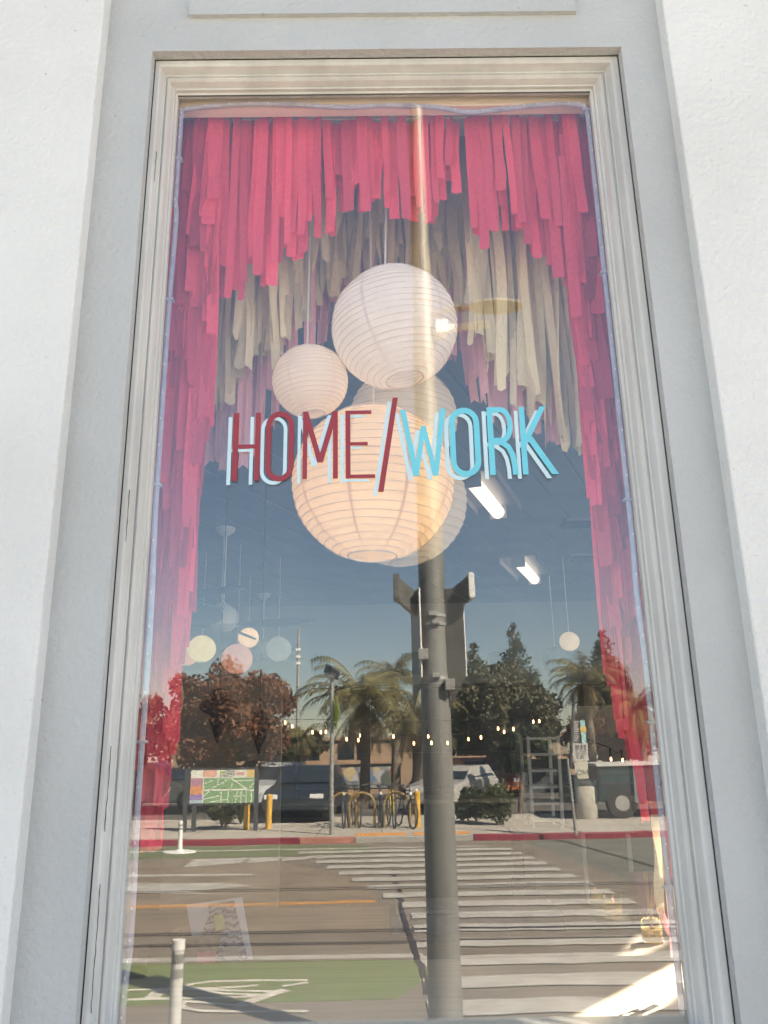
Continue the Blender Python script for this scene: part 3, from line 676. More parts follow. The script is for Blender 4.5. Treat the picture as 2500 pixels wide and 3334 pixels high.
MB().sphere(c, .045, 14, 8).build('dome', DARKB, dc, smooth=True); box(c.x - .06, c.x + .06, YB - .03, YB - .001, c.z - .06, c.z + .06).build('base_plate', FRM, dc, bev=.01)
LSM_ = mat('shelf_metal_pale', (.42, .44, .42), .5)
BLK = mat('black_enamel', (.008, .014, .015), .75)
for lb, px, py, hpx in (('larger black onion shaped pendant ornament in front of the reddish tree', 474, 1487, 122), ('smaller black onion shaped pendant ornament beside the exit sign', 562, 1534, 98)):
    Y = 3.2; a = P(px, py, Y); b = P(px, py + hpx, Y); h = a.z - b.z; c = a
    t = thing('pendant_ornament', lb, 'ornament', a, 'black pendant ornaments')
    pf = [(.001, 0), (.10, -.01), (.155, -.06), (.165, -.12), (.15, -.17), (.20, -.19), (.30, -.235), (.345, -.30), (.34, -.36), (.27, -.43), (.16, -.475), (.13, -.49), (.16, -.53), (.165, -.57), (.14, -.64), (.08, -.80), (.03, -.95), (.001, -1)]
    MB().lathe([(r * h, z * h) for r, z in pf], c, 28).build('body', BLK, t, smooth=True)
    MB().tube([c, Vector((c.x, c.y, ZC - .02))], .003, 5).build('hanger_wire', BLK, t)
pt_ = thing('added_backdrop_board', 'pale board added behind the black ornaments to brighten their background', 'board', P(490, 1700, 4.4)); a, b = P(372, 1468, 4.4), P(606, 1700, 4.4)  # unseen board, added so the ornaments stand against a lighter ground
box(a.x, b.x, 4.4, 4.44, ZF, a.z).build('face', mat('added_backdrop_pale', (.30, .28, .25), .8, var=.05), pt_, bev=.004)
for x in (a.x + .06, b.x - .06): box(x - .03, x + .03, 4.442, 4.60, ZF, ZF + .06).build('foot', LSM_, pt_)
ex = thing('exit_sign', 'dark EXIT lettering between the two black ornaments', 'sign', P(517, 1566, 4.37)); c = P(517, 1566, 4.37)
SGN = mat('exit_sign_face', (.30, .29, .26), .5); box(c.x - .075, c.x + .075, 4.37, 4.395, c.z - .05, c.z + .05).build('housing', SGN, ex, bev=.01)
text_mesh('lettering', 'EXIT', .075, mat('exit_letter', (.01, .02, .02), .5), ex, (c.x, 4.366, c.z - .003), (1, 0, 0), (0, 0, 1), .002)
box(c.x - .01, c.x + .01, 4.375, 4.39, c.z + .05, c.z + .09).build('rod', SGN, ex)
# cafe string lights
sg = thing('string_lights', 'string of glowing filament bulbs strung across the shop', 'string lights', P(830, 1560, 5.5))
FIL = mat('bulb_filament_glow', (1, .7, .35), .3, emit=2.2, ecol=(1, .52, .18)); WIRE = mat('black_wire', (.02, .02, .02), .6)
bp_ = [(616, 1561), (631, 1569), (675, 1582), (693, 1582), (704, 1581), (749, 1597), (774, 1599), (777, 1589), (850, 1591), (894, 1606), (925, 1591), (932, 1605), (967, 1605), (1012, 1597), (1039, 1593), (1076, 1574), (1089, 1581), (1109, 1575), (1152, 1559), (1165, 1558), (1320, 1640), (1345, 1642)]
wp = []
for i, (px, py) in enumerate(bp_):
    Y = 5.5 + .35 * sin(i * 2.1); c = P(px, py, Y); wp.append(c + Vector((0, 0, .085)))
    s_ = MB().tube([c + Vector((0, 0, .085)), c + Vector((0, 0, .02))], .011, 8).build('socket', WIRE, sg)
    MB().lathe([(.001, -.016), (.006, -.012), (.008, -.003), (.006, .008), (.004, .014)], c, 10).build('bulb', FIL, sg, smooth=True)
wf = []
for a, b in zip(wp, wp[1:]):
    for k in range(4): q = a.lerp(b, k / 4); q.z -= .03 * sin(pi * k / 4); wf.append(q)
MB().tube(wf + [wp[-1]], .004, 5).build('wire', WIRE, sg)
# ladder shelf, back counter, board
LSM = mat('shelf_metal_pale', (.42, .44, .42), .5); ls = thing('ladder_shelf', 'pale metal open shelf rack behind the signal pole reflection', 'shelf', P(1170, 1760, 4.2))
A = [P(1140, 1592, 4.2), P(1205, 1590, 4.2), P(1152, 1790, 4.2), P(1216, 1790, 4.2)]
for a, b in ((0, 2), (1, 3)):
    for dy in (0, .3): MB().bar(A[a] + Vector((0, dy, 0)), A[b] + Vector((0, dy, 0)), .022).build('upright', LSM, ls)
for k in (0.02, .2, .38, .56, .74, .92):
    a = A[0].lerp(A[2], k); b = A[1].lerp(A[3], k); MB().box(a.x, b.x, 4.2, 4.5, a.z - .008, a.z + .008).build('shelf_board', LSM, ls)
CNT = mat('counter_dark', (.05, .055, .06), .5, var=.2, vscale=3); lc = thing('low_cabinet', 'dark low cabinet carrying the pale shelf rack', 'cabinet', (A[2].x, 4.3, ZF))
box(A[2].x - .1, A[3].x + .1, 4.1, 4.6, ZF, A[3].z - .004).build('body', CNT, lc, bev=.01); box(A[2].x - .02, A[3].x + .02, 4.09, 4.099, ZF + .1, A[3].z - .08).build('door', CNT, lc)
bs_ = thing('added_dark_shelving', 'dark wide shelving added along the back wall to keep it dim behind the palms', 'shelf', (1, YB - .2, ZF)); xa_, xb_ = P(640, 1500, YB - .4).x, P(1420, 1500, YB - .4).x; zs = P(900, 1478, YB - .4).z  # unseen shelving, added to hold the lower back wall dark
box(xa_, xb_, YB - .06, YB - .02, ZF, zs).build('back_board', CNT, bs_)
for i in range(6): x_ = xa_ + (xb_ - xa_) * i / 5; box(x_ - .02, x_ + .02, YB - .4, YB - .06, ZF, zs).build('upright', CNT, bs_)
for i in range(6): z_ = ZF + .1 + (zs - ZF - .12) * i / 5; box(xa_ + .02, xb_ - .02, YB - .39, YB - .061, z_ - .015, z_ + .015).build('shelf_board', CNT, bs_)
CNT = mat('counter_dark', (.05, .055, .06), .5, var=.2, vscale=3)
ct = thing('shop_counter', 'long dark counter across the back of the shop', 'counter', (0, 7.2, ZF))
box(-3.8, 3.9, 6.9, 7.6, ZF, ZF + .92).build('body', CNT, ct); box(-3.85, 3.95, 6.85, 7.65, ZF + .922, ZF + .97).build('counter_top', TABLE, ct, bev=.005)
wb = thing('wall_board', 'pale board leaning behind the bus stop sign', 'board', P(1294, 1660, 6.2)); a, b = P(1228, 1526, 6.2), P(1372, 1800, 6.2)
box(a.x, b.x, 6.2, 6.24, b.z, a.z).build('face', mat('board_tan', (.22, .20, .18), .8, var=.1), wb, bev=.004)
for x in (a.x + .05, b.x - .05): box(x - .02, x + .02, 6.25, 6.29, ZF, a.z - .1).build('leg', LSM, wb)

# ---------------------------------------------------------------- things on the ledge and the table
PAPER = mat('magazine_paper', (.62, .62, .60), .7, var=.05)
mg = thing('art_print', 'white paper print with black wavy drawing and a yellow note', 'print', on(ZTB + .004, 480, 2010))
zq = ZTB
def card(name, pts, m, par, z, th=.003): return MB().prism([(p.x, p.y) for p in [on(z, *q) for q in pts]], lambda u, v, w: (u, v, w), z + th, z).build(name, m, par)
# an upright leaning print: built as a tilted board facing the window
def lean(name, corners, m, par, Ybase, Ytop, th=.006, dy=0):
    (tl, tr, br, bl_) = corners; ps = [P(*tl, Ytop + dy), P(*tr, Ytop + dy), P(*br, Ybase + dy), P(*bl_, Ybase + dy)]
    n = (ps[1] - ps[0]).cross(ps[3] - ps[0]).normalized()
    if n.y > 0: n = -n
    vs = ps + [p - n * th for p in ps]
    return MB().add(vs, [(0, 1, 2, 3), (7, 6, 5, 4), (0, 4, 5, 1), (1, 5, 6, 2), (2, 6, 7, 3), (3, 7, 4, 0)]).build(name, m, par)
INK = mat('ink_pattern', (.10, .12, .18), .8); 
def pattern_mat(name):
    m = bpy.data.materials.new(name); m.use_nodes = True; N = m.node_tree.nodes; L = m.node_tree.links; b = N['Principled BSDF']
    tc = N.new('ShaderNodeTexCoord'); w = N.new('ShaderNodeTexWave'); w.wave_type = 'BANDS'; w.bands_direction = 'Z'; w.inputs['Scale'].default_value = 22; w.inputs['Distortion'].default_value = 7; w.inputs['Detail'].default_value = 3
    w.inputs['Detail Scale'].default_value = 2
    r = N.new('ShaderNodeValToRGB'); r.color_ramp.elements[0].position = .42; r.color_ramp.elements[1].position = .55
    r.color_ramp.elements[0].color = (.05, .06, .10, 1); r.color_ramp.elements[1].color = (.40, .40, .42, 1)
    L.new(tc.outputs['Object'], w.inputs['Vector']); L.new(w.outputs['Color'], r.inputs[0]); L.new(r.outputs[0], b.inputs['Base Color']); b.inputs['Roughness'].default_value = .8
    return m
lean('sheet', ((402, 1955), (522, 1938), (548, 2085), (428, 2098)), PAPER, mg, .66, .74)
PM = pattern_mat('zebra_drawing')
lean('drawing', ((450, 1955), (505, 1945), (535, 2072), (462, 2092)), PM, mg, .655, .735, .0015, -.003)
lean('drawing', ((435, 1990), (452, 1968), (470, 2086), (440, 2050)), PM, mg, .655, .735, .0012, -.0015)
lean('sticky_note', ((461, 1978), (481, 1974), (487, 2006), (466, 2011)), mat('note_yellow_green', (.50, .52, .16), .8), mg, .70, .712, .001, -.008)
pc = thing('pink_card', 'small pink card in front of the wavy drawing', 'card', P(450, 2080, .58))
lean('card', ((425, 2058), (466, 2056), (466, 2084), (424, 2086)), mat('card_pink', (.55, .13, .17), .8), pc, .585, .61)
lean('stand', ((432, 2062), (458, 2060), (458, 2086), (432, 2088)), PAPER, pc, .60, .615, .003)
gc = thing('greeting_card', 'grey card leaning beside the wavy print', 'card', P(510, 2080, .60))
lean('card', ((492, 2038), (516, 2036), (514, 2090), (486, 2092)), mat('card_taupe', (.24, .21, .20), .8), gc, .60, .63); lean('stand', ((496, 2045), (510, 2045), (508, 2090), (492, 2090)), PAPER, gc, .625, .64, .003)
rb_ = thing('round_basket', 'brown round woven basket left of the pink card', 'basket', P(420, 2085, .7)); c = P(420, 2086, .68); c.z = ZTB
MB().lathe([(.001, .002), (.05, .0), (.062, .03), (.065, .06), (.060, .06), (.056, .03), (.045, .006), (.001, .006)], c, 24).build('bowl', mat('basket_brown', (.17, .11, .07), .8, var=.4, vscale=60), rb_, smooth=True)
MB().tube([c + Vector((.064 * cos(i * pi / 12), .064 * sin(i * pi / 12), .06)) for i in range(25)], .005, 6, False).build('rim', mat('basket_rim', (.22, .15, .09), .8), rb_)
fc = thing('framed_card', 'brown card in a clear stand at the left edge', 'card', P(310, 2080, .40))
lean('card', ((288, 2042), (322, 2038), (312, 2108), (278, 2118)), mat('card_brown', (.24, .16, .13), .7), fc, .42, .46); lean('clear_cover', ((284, 2036), (326, 2032), (316, 2112), (274, 2122)), glass_mat('acrylic', .08, (.95, .95, .95)), fc, .42, .46, .002, -.006)
bx = thing('grey_gift_box', 'faint grey printed carton on the table in the middle', 'box', P(700, 2070, 1.0)); p0, p1 = on(ZTB, 845, 2085), on(ZTB, 1100, 2085)
box(P(845, 2060, .9).x, P(1225, 2060, .9).x, .9, 1.12, ZTB, ZTB + .05).build('carton', mat('carton_grey', (.13, .12, .115), .7, var=.3, vscale=25), bx, bev=.003)
box(P(855, 2060, .9).x, P(1215, 2060, .9).x, .91, 1.11, ZTB + .051, ZTB + .062).build('lid', mat('carton_lid', (.19, .18, .17), .7, var=.2, vscale=18), bx, bev=.003)
ac = thing('clear_acrylic_box', 'clear slanted acrylic box beside the reed diffuser', 'box', P(1340, 2010, .9)); AG = glass_mat('acrylic_edge', .16, (.93, .96, .95))
a = P(1292, 2010, .95); b = P(1388, 2010, .95); h = .085
poly = [(a.x, 0), (b.x, 0), (b.x, h * .92), (a.x + .028, h * 1.05), (a.x, h * .55)]
z0 = ZTB + .002
for y in (.95, 1.06): MB().prism(poly, lambda u, v, w: (u, y + w, z0 + v), 0, .003).build('side', AG, ac)
MB().box(a.x, b.x, .954, 1.059, z0, z0 + .003).build('base', AG, ac); MB().bar((a.x, 1.0, z0), (a.x, 1.0, z0 + h * .55), .003, .11, (1, 0, 0)).build('edge', AG, ac)
pk_ = thing('pink_box', 'dull pink carton between acrylic box and reed diffuser', 'box', P(1370, 2010, 1.1)); box(P(1383, 2000, 1.12).x, P(1442, 2000, 1.12).x, 1.12, 1.22, ZTB, ZTB + .11).build('carton', mat('carton_pink', (.34, .15, .18), .7, var=.1), pk_, bev=.003)
# reed diffuser
dv = on(ZTB, 1411, 2036); rd = thing('reed_diffuser', 'small clear reed diffuser bottle with wooden reeds in the sunlight', 'diffuser', dv)
sc = SZ(44, dv.y, 2000); GLB = bpy.data.materials.new('bottle_glass'); GLB.use_nodes = True
b_ = GLB.node_tree.nodes['Principled BSDF']; b_.inputs['Transmission Weight'].default_value = 1; b_.inputs['Roughness'].default_value = .02; b_.inputs['IOR'].default_value = 1.3; b_.inputs['Base Color'].default_value = (.95, .93, .85, 1)
w = sc / 2; MB().lathe([(.001, .001), (w, .001), (w, w * 1.9), (w * .8, w * 2.15), (w * .36, w * 2.25), (w * .36, w * 2.7), (w * .44, w * 2.72), (w * .44, w * 2.8), (w * .3, w * 2.8)], dv, 24).build('bottle', GLB, rd, smooth=True)
MB().lathe([(.001, .004), (w * .88, .004), (w * .88, w * 1.2), (.001, w * 1.2)], dv, 20).build('oil', mat('diffuser_oil', (.55, .42, .16), .2, trans=.5), rd, smooth=True)
for i, (px, py) in enumerate(((1391, 1884), (1397, 1886), (1413, 1884), (1424, 1890), (1430, 1896))):
    MB().tube([dv + Vector(((i - 2) * -.004, 0, .006)), dv + Vector(((i - 2) * .002, 0, w * 2.75)), P(px, py, dv.y + .01)], .0018, 5).build('reed', mat('reed_wood', (.50, .27, .14), .7), rd)
# white hanging tags in the right corner
TAGW = mat('tag_white', (.74, .70, .66), .6, var=.06); TAGR = mat('tag_red', (.55, .02, .04), .6)
t1 = thing('white_shopping_bag', 'white paper bag with a red corner behind the right streamers', 'bag', P(1395, 1740, .42))
def hang(name, c4, m, par, Y, th=.004): 
    ps = [P(*q, Y) for q in c4]; return MB().add(ps + [p + Vector((0, th, 0)) for p in ps], [(0, 1, 2, 3), (7, 6, 5, 4), (0, 4, 5, 1), (1, 5, 6, 2), (2, 6, 7, 3), (3, 7, 4, 0)]).build(name, m, par)
hang('bag_body', ((1378, 1614), (1384, 1612), (1412, 1738), (1386, 1736)), TAGW, t1, .40, .05); hang('red_band', ((1380, 1672), (1386, 1672), (1392, 1716), (1384, 1716)), TAGR, t1, .396, .003)
t2 = thing('white_cylinder_box', 'tall white printed tube beside the right casing', 'tube', P(1415, 1740, .33)); a = P(1420, 1612, .33); b = P(1426, 1735, .33)
MB().lathe([(.001, 0), (SZ(17, .33), 0), (SZ(17, .33), a.z - b.z), (.001, a.z - b.z)], b, 24).build('tube_body', TAGW, t2, smooth=True); MB().lathe([(.001, 0), (SZ(18.5, .33), 0), (SZ(18.5, .33), .022), (.001, .022)], a, 24).build('lid', TAGW, t2, smooth=True)
MB().tube([a, a + Vector((0, 0, .10))], .003, 5).build('hanging_loop', WIRE, t2)
ra = MB()
for i in range(13):
    an = i * pi / 12; rr = SZ(17.3, .33); 
    q = b + Vector((-.006 + .012 * sin(an), -rr, (a.z - b.z) * (.52 + .24 * cos(an)))); ra.box(q.x - .002, q.x + .002, q.y - .0003, q.y, q.z - .003, q.z + .003)
ra.build('printed_mark', mat('print_grey', (.25, .25, .25)), t2)

# ================================================================== ACROSS THE STREET (reflected in the pane)
ZP = .12
def base(px, py, z=ZP): return G(px, py, z)
STEEL = mat('galvanised_steel', (.34, .34, .32), .5, metal=.35, var=.18, vscale=9)
DSTEEL = mat('dark_painted_steel', (.05, .055, .06), .5)
WPL = mat('white_plastic', (.72, .71, .68), .5); YEL = mat('bollard_yellow', (.62, .36, .05), .5, var=.15, vscale=6)
# ---------------------------------------------------------------- signal pole
q = Q(945, 1640, 4.55); PX, PY = q.x, q.y
sp = thing('signal_pole', 'tall tapered grey steel street pole with sign panels reflected in the glass', 'pole', (PX, PY, ZP))
POLEM = mat('pole_weathered_steel', (.20, .20, .185), .55, metal=.2, var=.22, vscale=5, stretch=(1, 1, .3))
MB().tube([(PX, PY, ZP), (PX, PY, 2), (PX, PY, 3), (PX, PY, 5.2), (PX, PY, P(930, 236, 4.55).z)], [.115, .110, .102, .090, .062], 28).build('shaft', POLEM, sp, smooth=True)
MB().lathe([(.21, 0), (.21, .03), (.17, .05), (.15, .12)], (PX, PY, ZP), 24).build('base_plate', POLEM, sp)
def zat(py, Y=4.55): return P(945, py, Y).z
SIGNB = mat('sign_back_aluminium', (.14, .135, .12), .45, metal=.3, var=.2, vscale=6)
la = Vector((PX, PY, zat(690))); lh = Q(1040, 662, 4.4)
MB().tube([la, la.lerp(lh, .5) + Vector((0, 0, .05)), lh], [.035, .03, .028], 10).build('mast_arm', POLEM, sp, smooth=True)
MB().sphere(lh + Vector((.12, 0, 0)), .24, 16, 8, (1, .45, .22)).build('lamp_head', POLEM, sp, smooth=True)
# tall folded sign panel at the right of the shaft, edge-on one at its left
x1 = Q(1006, 1400, 4.43).x; zt_, zb_ = zat(1275), zat(1495)
MB().prism([(PX + .06, zt_), (x1, zt_), (x1, zb_ + .10), (PX + .10, zb_ - .12)], lambda u, v, w: (u, PY + .02 + (u - PX) * .25 + w, v), 0, .012).build('sign_panel', SIGNB, sp)
MB().tube([(x1, PY + .02 + (x1 - PX) * .25, zt_), (x1, PY + .02 + (x1 - PX) * .25, zb_ + .1)], .008, 6).build('panel_edge', WPL, sp)
x0 = Q(893, 1400, 4.43).x
MB().prism([(0, zt_), (.34, zt_), (.34, zb_ + .1), (0, zb_ - .1)], lambda u, v, w: (x0 + w + u * .16, PY - .22 + u, v), 0, .012).build('sign_panel', SIGNB, sp)
MB().tube([(x0 + .056, PY + .12, zt_), (x0 + .056, PY + .12, zb_ + .1)], .008, 6).build('panel_edge', WPL, sp)
def hood(s):
    ins = PX + s * .10; xo = Q(1020 if s > 0 else 857, 1270, 4.35).x; za, zb2 = zat(1250), zat(1300); zi, zj = zat(1283), zat(1335)
    A_ = [(ins, PY, zi), (xo, PY + .18, za), (xo, PY + .18, zb2), (ins, PY, zj)]; d = Vector((0, -.16, 0)); vs = [Vector(v) for v in A_] + [Vector(v) + d for v in A_]
    MB().add(vs, [(0, 1, 2, 3), (7, 6, 5, 4), (0, 4, 5, 1), (2, 6, 7, 3), (0, 3, 7, 4)]).build('sign_hood', SIGNB, sp)
    MB().box(xo - .022, xo + .022, PY + .03, PY + .195, zb2 - .005, za + .005).build('reflective_strip', WPL if s > 0 else SIGNB, sp, bev=.004)
hood(1); hood(-1)
for py in (1332, 1350, 1467): MB().lathe([(.106, -.012), (.109, -.012), (.109, .012), (.106, .012)], (PX, PY, zat(py)), 24).build('band_clamp', STEEL, sp)
for px, py in ((928, 1330), (934, 1348), (936, 1462)): 
    c = Vector((PX + random.uniform(-.01, .02), PY + .108, zat(py))); MB().box(c.x - .03, c.x + .03, c.y - .02, c.y + .02, c.z - .015, c.z + .015).build('clamp_bolt', STEEL, sp, bev=.004)
for s, py in ((-.09, 1417), (.10, 1482)): c = Vector((PX + s, PY + .10, zat(py))); MB().box(c.x - .035, c.x + .035, c.y - .02, c.y + .05, c.z - .04, c.z + .04).build('bracket_box', STEEL, sp, bev=.004)
TAPE = mat('tape_remnant', (.62, .60, .54), .7)
for py in (1860, 1905): MB().lathe([(.111, -.012), (.1112, .012)], (PX, PY, zat(py)), 20, Matrix.Rotation(.12, 4, 'Y')).build('tape_strip', TAPE, sp)
a = Vector((PX, PY, zat(716))); MB().bar(a, a + Vector((.55, .12, 0)), .05).build('cross_arm', WPL, sp); MB().box(a.x + .1, a.x + .2, a.y - .02, a.y + .1, a.z - .06, a.z + .06).build('junction_box', WPL, sp, bev=.005)

# ---------------------------------------------------------------- posts
q = Q(382, 2100, 3.8); dp = thing('white_pipe_post', 'near white pipe post standing low at the left of the glass', 'post', (q.x, q.y, ZP)); zt_ = P(385, 2032, 3.8).z
MB().tube([(q.x, q.y, ZP), (q.x, q.y, zt_)], .036, 20).build('pipe', mat('grey_white_pipe', (.55, .54, .52), .45), dp, smooth=True); MB().lathe([(.039, -.05), (.039, .004), (.001, .006)], (q.x, q.y, zt_), 20).build('cap', WPL, dp); 
for k in (.12, .2): MB().lathe([(.0375, 0), (.0377, .05)], (q.x, q.y, zt_ - k), 20).build('reflective_band', STEEL, dp)
b = base(388, 1842, 0); dl = thing('delineator_post', 'slim white delineator post with a round base by the red kerb', 'post', b)
MB().tube([b + Vector((0, 0, .03)), b + Vector((0, 0, .62))], [.05, .045], 12).build('tube', WPL, dl, smooth=True); MB().lathe([(.34, 0), (.33, .02), (.10, .035), (.06, .06)], b, 20).build('base', WPL, dl)
for k in (.45, .52): MB().lathe([(.049, 0), (.049, .04)], b + Vector((0, 0, k)), 12).build('reflective_band', STEEL, dl)
for lb, px, py, h in (('yellow bollard below the right corner of the map board', 532, 1792, .75), ('yellow bollard just right of the map board', 580, 1791, .80), ('yellow bollard beside the parked bicycle and the signal pole', 902, 1788, .82)):
    b = base(px, py); t = thing('yellow_bollard', lb, 'bollard', b, 'yellow bollards')
    MB().tube([b, b + Vector((0, 0, h))], .075, 14).build('pipe', YEL, t, smooth=True); MB().sphere(b + Vector((0, 0, h)), .074, 14, 6, (1, 1, .5)).build('dome_cap', YEL, t, smooth=True)
# ---------------------------------------------------------------- map board
b0, b1 = base(408, 1797), base(556, 1797); yb = b0.y; mb = thing('map_board', 'black framed street map board with green map and coloured header', 'sign', ((b0.x + b1.x) / 2, yb, ZP))
vb = 2 * YG - yb; bz1, bz0 = P(480, 1664, vb).z, P(480, 1735, vb).z; ax, bx_ = Q(412, 1700, vb).x, Q(552, 1700, vb).x
for x in (ax - .10, ax + .12, bx_ + .02): box(x - .05, x + .05, yb - .05, yb + .03, ZP, bz1 if x < ax or x > bx_ else bz0).build('post', DSTEEL, mb)
box(ax - .06, bx_ + .06, yb - .03, yb + .02, bz0 - .05, bz1 + .05).build('frame', DSTEEL, mb, bev=.01)
yf = yb + .021
def mp_(name, col, u0, u1, v0, v1, k=0): return box(ax + (bx_ - ax) * u0, ax + (bx_ - ax) * u1, yf + k * .002, yf + .002 + k * .002, bz0 + (bz1 - bz0) * v0, bz0 + (bz1 - bz0) * v1).build(name, mat(name + '_ink', col, .6), mb)
pnl = mp_('map_sheet', (.66, .66, .60), 0, 1, 0, 1); mp_('map_green', (.20, .34, .18), .205, 1, 0, .76, 1)
mp_('legend_purple', (.42, .22, .30), 0, .19, .52, .76, 1); mp_('legend_orange', (.60, .28, .13), 0, .19, .27, .52, 1); mp_('legend_violet', (.27, .20, .40), 0, .19, .1, .27, 1); mp_('legend_blue', (.35, .45, .50), 0, .19, 0, .1, 1)
mp_('header_pink', (.66, .38, .30), .19, .39, .79, 1, 1); mp_('header_gold', (.62, .46, .18), .86, 1, .77, 1, 1); mp_('header_leaf', (.28, .40, .10), .44, .52, .90, .97, 1); mp_('header_red', (.60, .30, .26), .70, .82, .84, .93, 1)
LN = mat('map_street_line', (.72, .72, .66), .6); rr = random.Random(5)
def mline(u0, v0, u1, v1, w=.018):
    f = lambda u, v: Vector((ax + (bx_ - ax) * u, yf + .005, bz0 + (bz1 - bz0) * v)); MB().bar(f(u0, v0), f(u1, v1), w, .002, (0, 1, 0)).build('map_street', LN, mb)
for l in ((.21, .39, .80, .41, .03), (.80, .41, 1, .37, .03), (.62, .74, .88, .40, .025), (.30, .42, .60, .74), (.22, .60, .36, .70), (.21, .12, .47, .24), (.47, 0, .47, .39), (.58, 0, .58, .40), (.70, 0, .72, .40), (.78, 0, .78, .40), (.86, 0, .86, .39), (.94, 0, .94, .38), (.30, .03, .58, .12), (.66, .20, .86, .22), (.40, .50, .43, .74), (.50, .56, .53, .74), (.62, .41, .64, .62), (.21, .22, .32, .42), (.90, .44, .98, .60), (.70, .66, .98, .68)): mline(*l)
text_mesh('lettering', 'MID', .13, mat('map_ink_dark', (.04, .05, .06), .6), mb, (ax + (bx_ - ax) * .6, yf + .006, bz0 + (bz1 - bz0) * .935), (-1, 0, 0), (0, 0, 1))
text_mesh('lettering', 'TOWN', .12, mat('map_ink_dark'), mb, (ax + (bx_ - ax) * .56, yf + .006, bz0 + (bz1 - bz0) * .825), (-1, 0, 0), (0, 0, 1))
# ---------------------------------------------------------------- bus stop sign post
b = base(1245, 1806); vb = 2 * YG - b.y; ss = thing('bus_stop_post', 'leaning grey post with bus stop flag and two notice plates', 'sign', b)
tp = Q(1226, 1640, vb); MB().tube([b, tp], .03, 10).build('post', STEEL, ss, smooth=True)
def plate(name, px0, py0, px1, py1, col, k=0):
    a = Q(px0, py0, vb); c = Q(px1, py1, vb); return box(min(a.x, c.x), max(a.x, c.x), b.y + .03 + k, b.y + .038 + k, c.z, a.z).build(name, mat(name + '_paint', col, .5, var=.06), ss), (a, c)
MB().tube([Q(1232, 1660, vb), Q(1240, 1500, vb)], .035, 10).build('upper_post', DSTEEL, ss, smooth=True)
plate('bus_flag', 1252, 1556, 1266, 1605, (.30, .55, .55)); plate('bus_flag_yellow', 1252, 1570, 1266, 1581, (.60, .42, .10), .006); plate('route_plate', 1236, 1556, 1251, 1605, (.10, .11, .11))
for i in range(9): plate('route_line', 1238, 1559 + i * 5, 1250 - (i % 3) * 2, 1561 + i * 5, (.45, .45, .45), .009)
_, (a, c) = plate('notice_plate', 1236, 1606, 1271, 1643, (.46, .46, .42)); NI = mat('notice_ink', (.10, .10, .10), .7)

for i in range(7):
    z_ = a.z - .06 - i * (a.z - c.z - .1) / 6.5; h_ = .022 if i < 2 else .010; x_ = a.x + .05
    while x_ < c.x - .08:
        l_ = random.uniform(.04, .10); box(x_, min(x_ + l_, c.x - .04), b.y + .0385, b.y + .041, z_ - h_, z_ + h_).build('print_word', NI, ss); x_ += l_ + .025
_, (a, c) = plate('small_plate', 1244, 1645, 1271, 1682, (.50, .48, .38)); text_mesh('lettering', 'NO', .17, NI, ss, ((a.x + c.x) / 2, b.y + .041, (a.z + c.z) / 2 - .05), (-1, 0, 0), (0, 0, 1))
# ---------------------------------------------------------------- solar lamp post with crossing sign
b = base(716, 1803); vb = 2 * YG - b.y; sl_ = thing('solar_lamp_post', 'thin solar beacon post with a yellow green crossing sign', 'lamp post', b); tz = P(714, 1462, vb).z
MB().tube([b, (b.x, b.y, tz)], [.055, .045], 12).build('post', STEEL, sl_, smooth=True)
m = Matrix.Translation((b.x, b.y, tz + .12)) @ Matrix.Rotation(.5, 4, 'Y') @ Matrix.Rotation(.35, 4, 'X'); MB().box(-.20, .20, -.25, .25, -.02, .02, m).build('solar_panel', mat('solar_cell', (.03, .04, .07), .2), sl_, bev=.006)
MB().box(-.12, .12, -.1, .1, -.16, -.03, m).build('battery_box', STEEL, sl_, bev=.01)
z0_, z1_ = P(720, 1580, vb).z, P(720, 1502, vb).z; zc = (z0_ + z1_) / 2; hh = (z1_ - z0_) / 2
MB().prism([(-.42 * hh * 1.2, 0), (0, hh), (.42 * hh * 1.2, 0), (0, -hh)], lambda u, v, w: (b.x + .10 + u * .42 + w * .9, b.y + .10 + u * .9, zc + v), 0, .006).build('diamond_sign', mat('sign_yellow_green', (.45, .58, .03), .5), sl_)
# ---------------------------------------------------------------- litter bin, cabinet
b = base(1266, 1768); tb_ = thing('concrete_litter_bin', 'round concrete litter bin behind the bus stop post', 'bin', b)
MB().lathe([(.30, 0), (.32, .05), (.33, .78), (.30, .82), (.24, .83), (.22, .70), (.001, .70)], b, 24).build('body', mat('bin_concrete', (.36, .34, .29), .9, var=.3, vscale=12), tb_, smooth=True); MB().lathe([(.29, .84), (.29, .90), (.2, .98), (.001, 1.0)], b, 24).build('lid', DSTEEL, tb_, smooth=True)
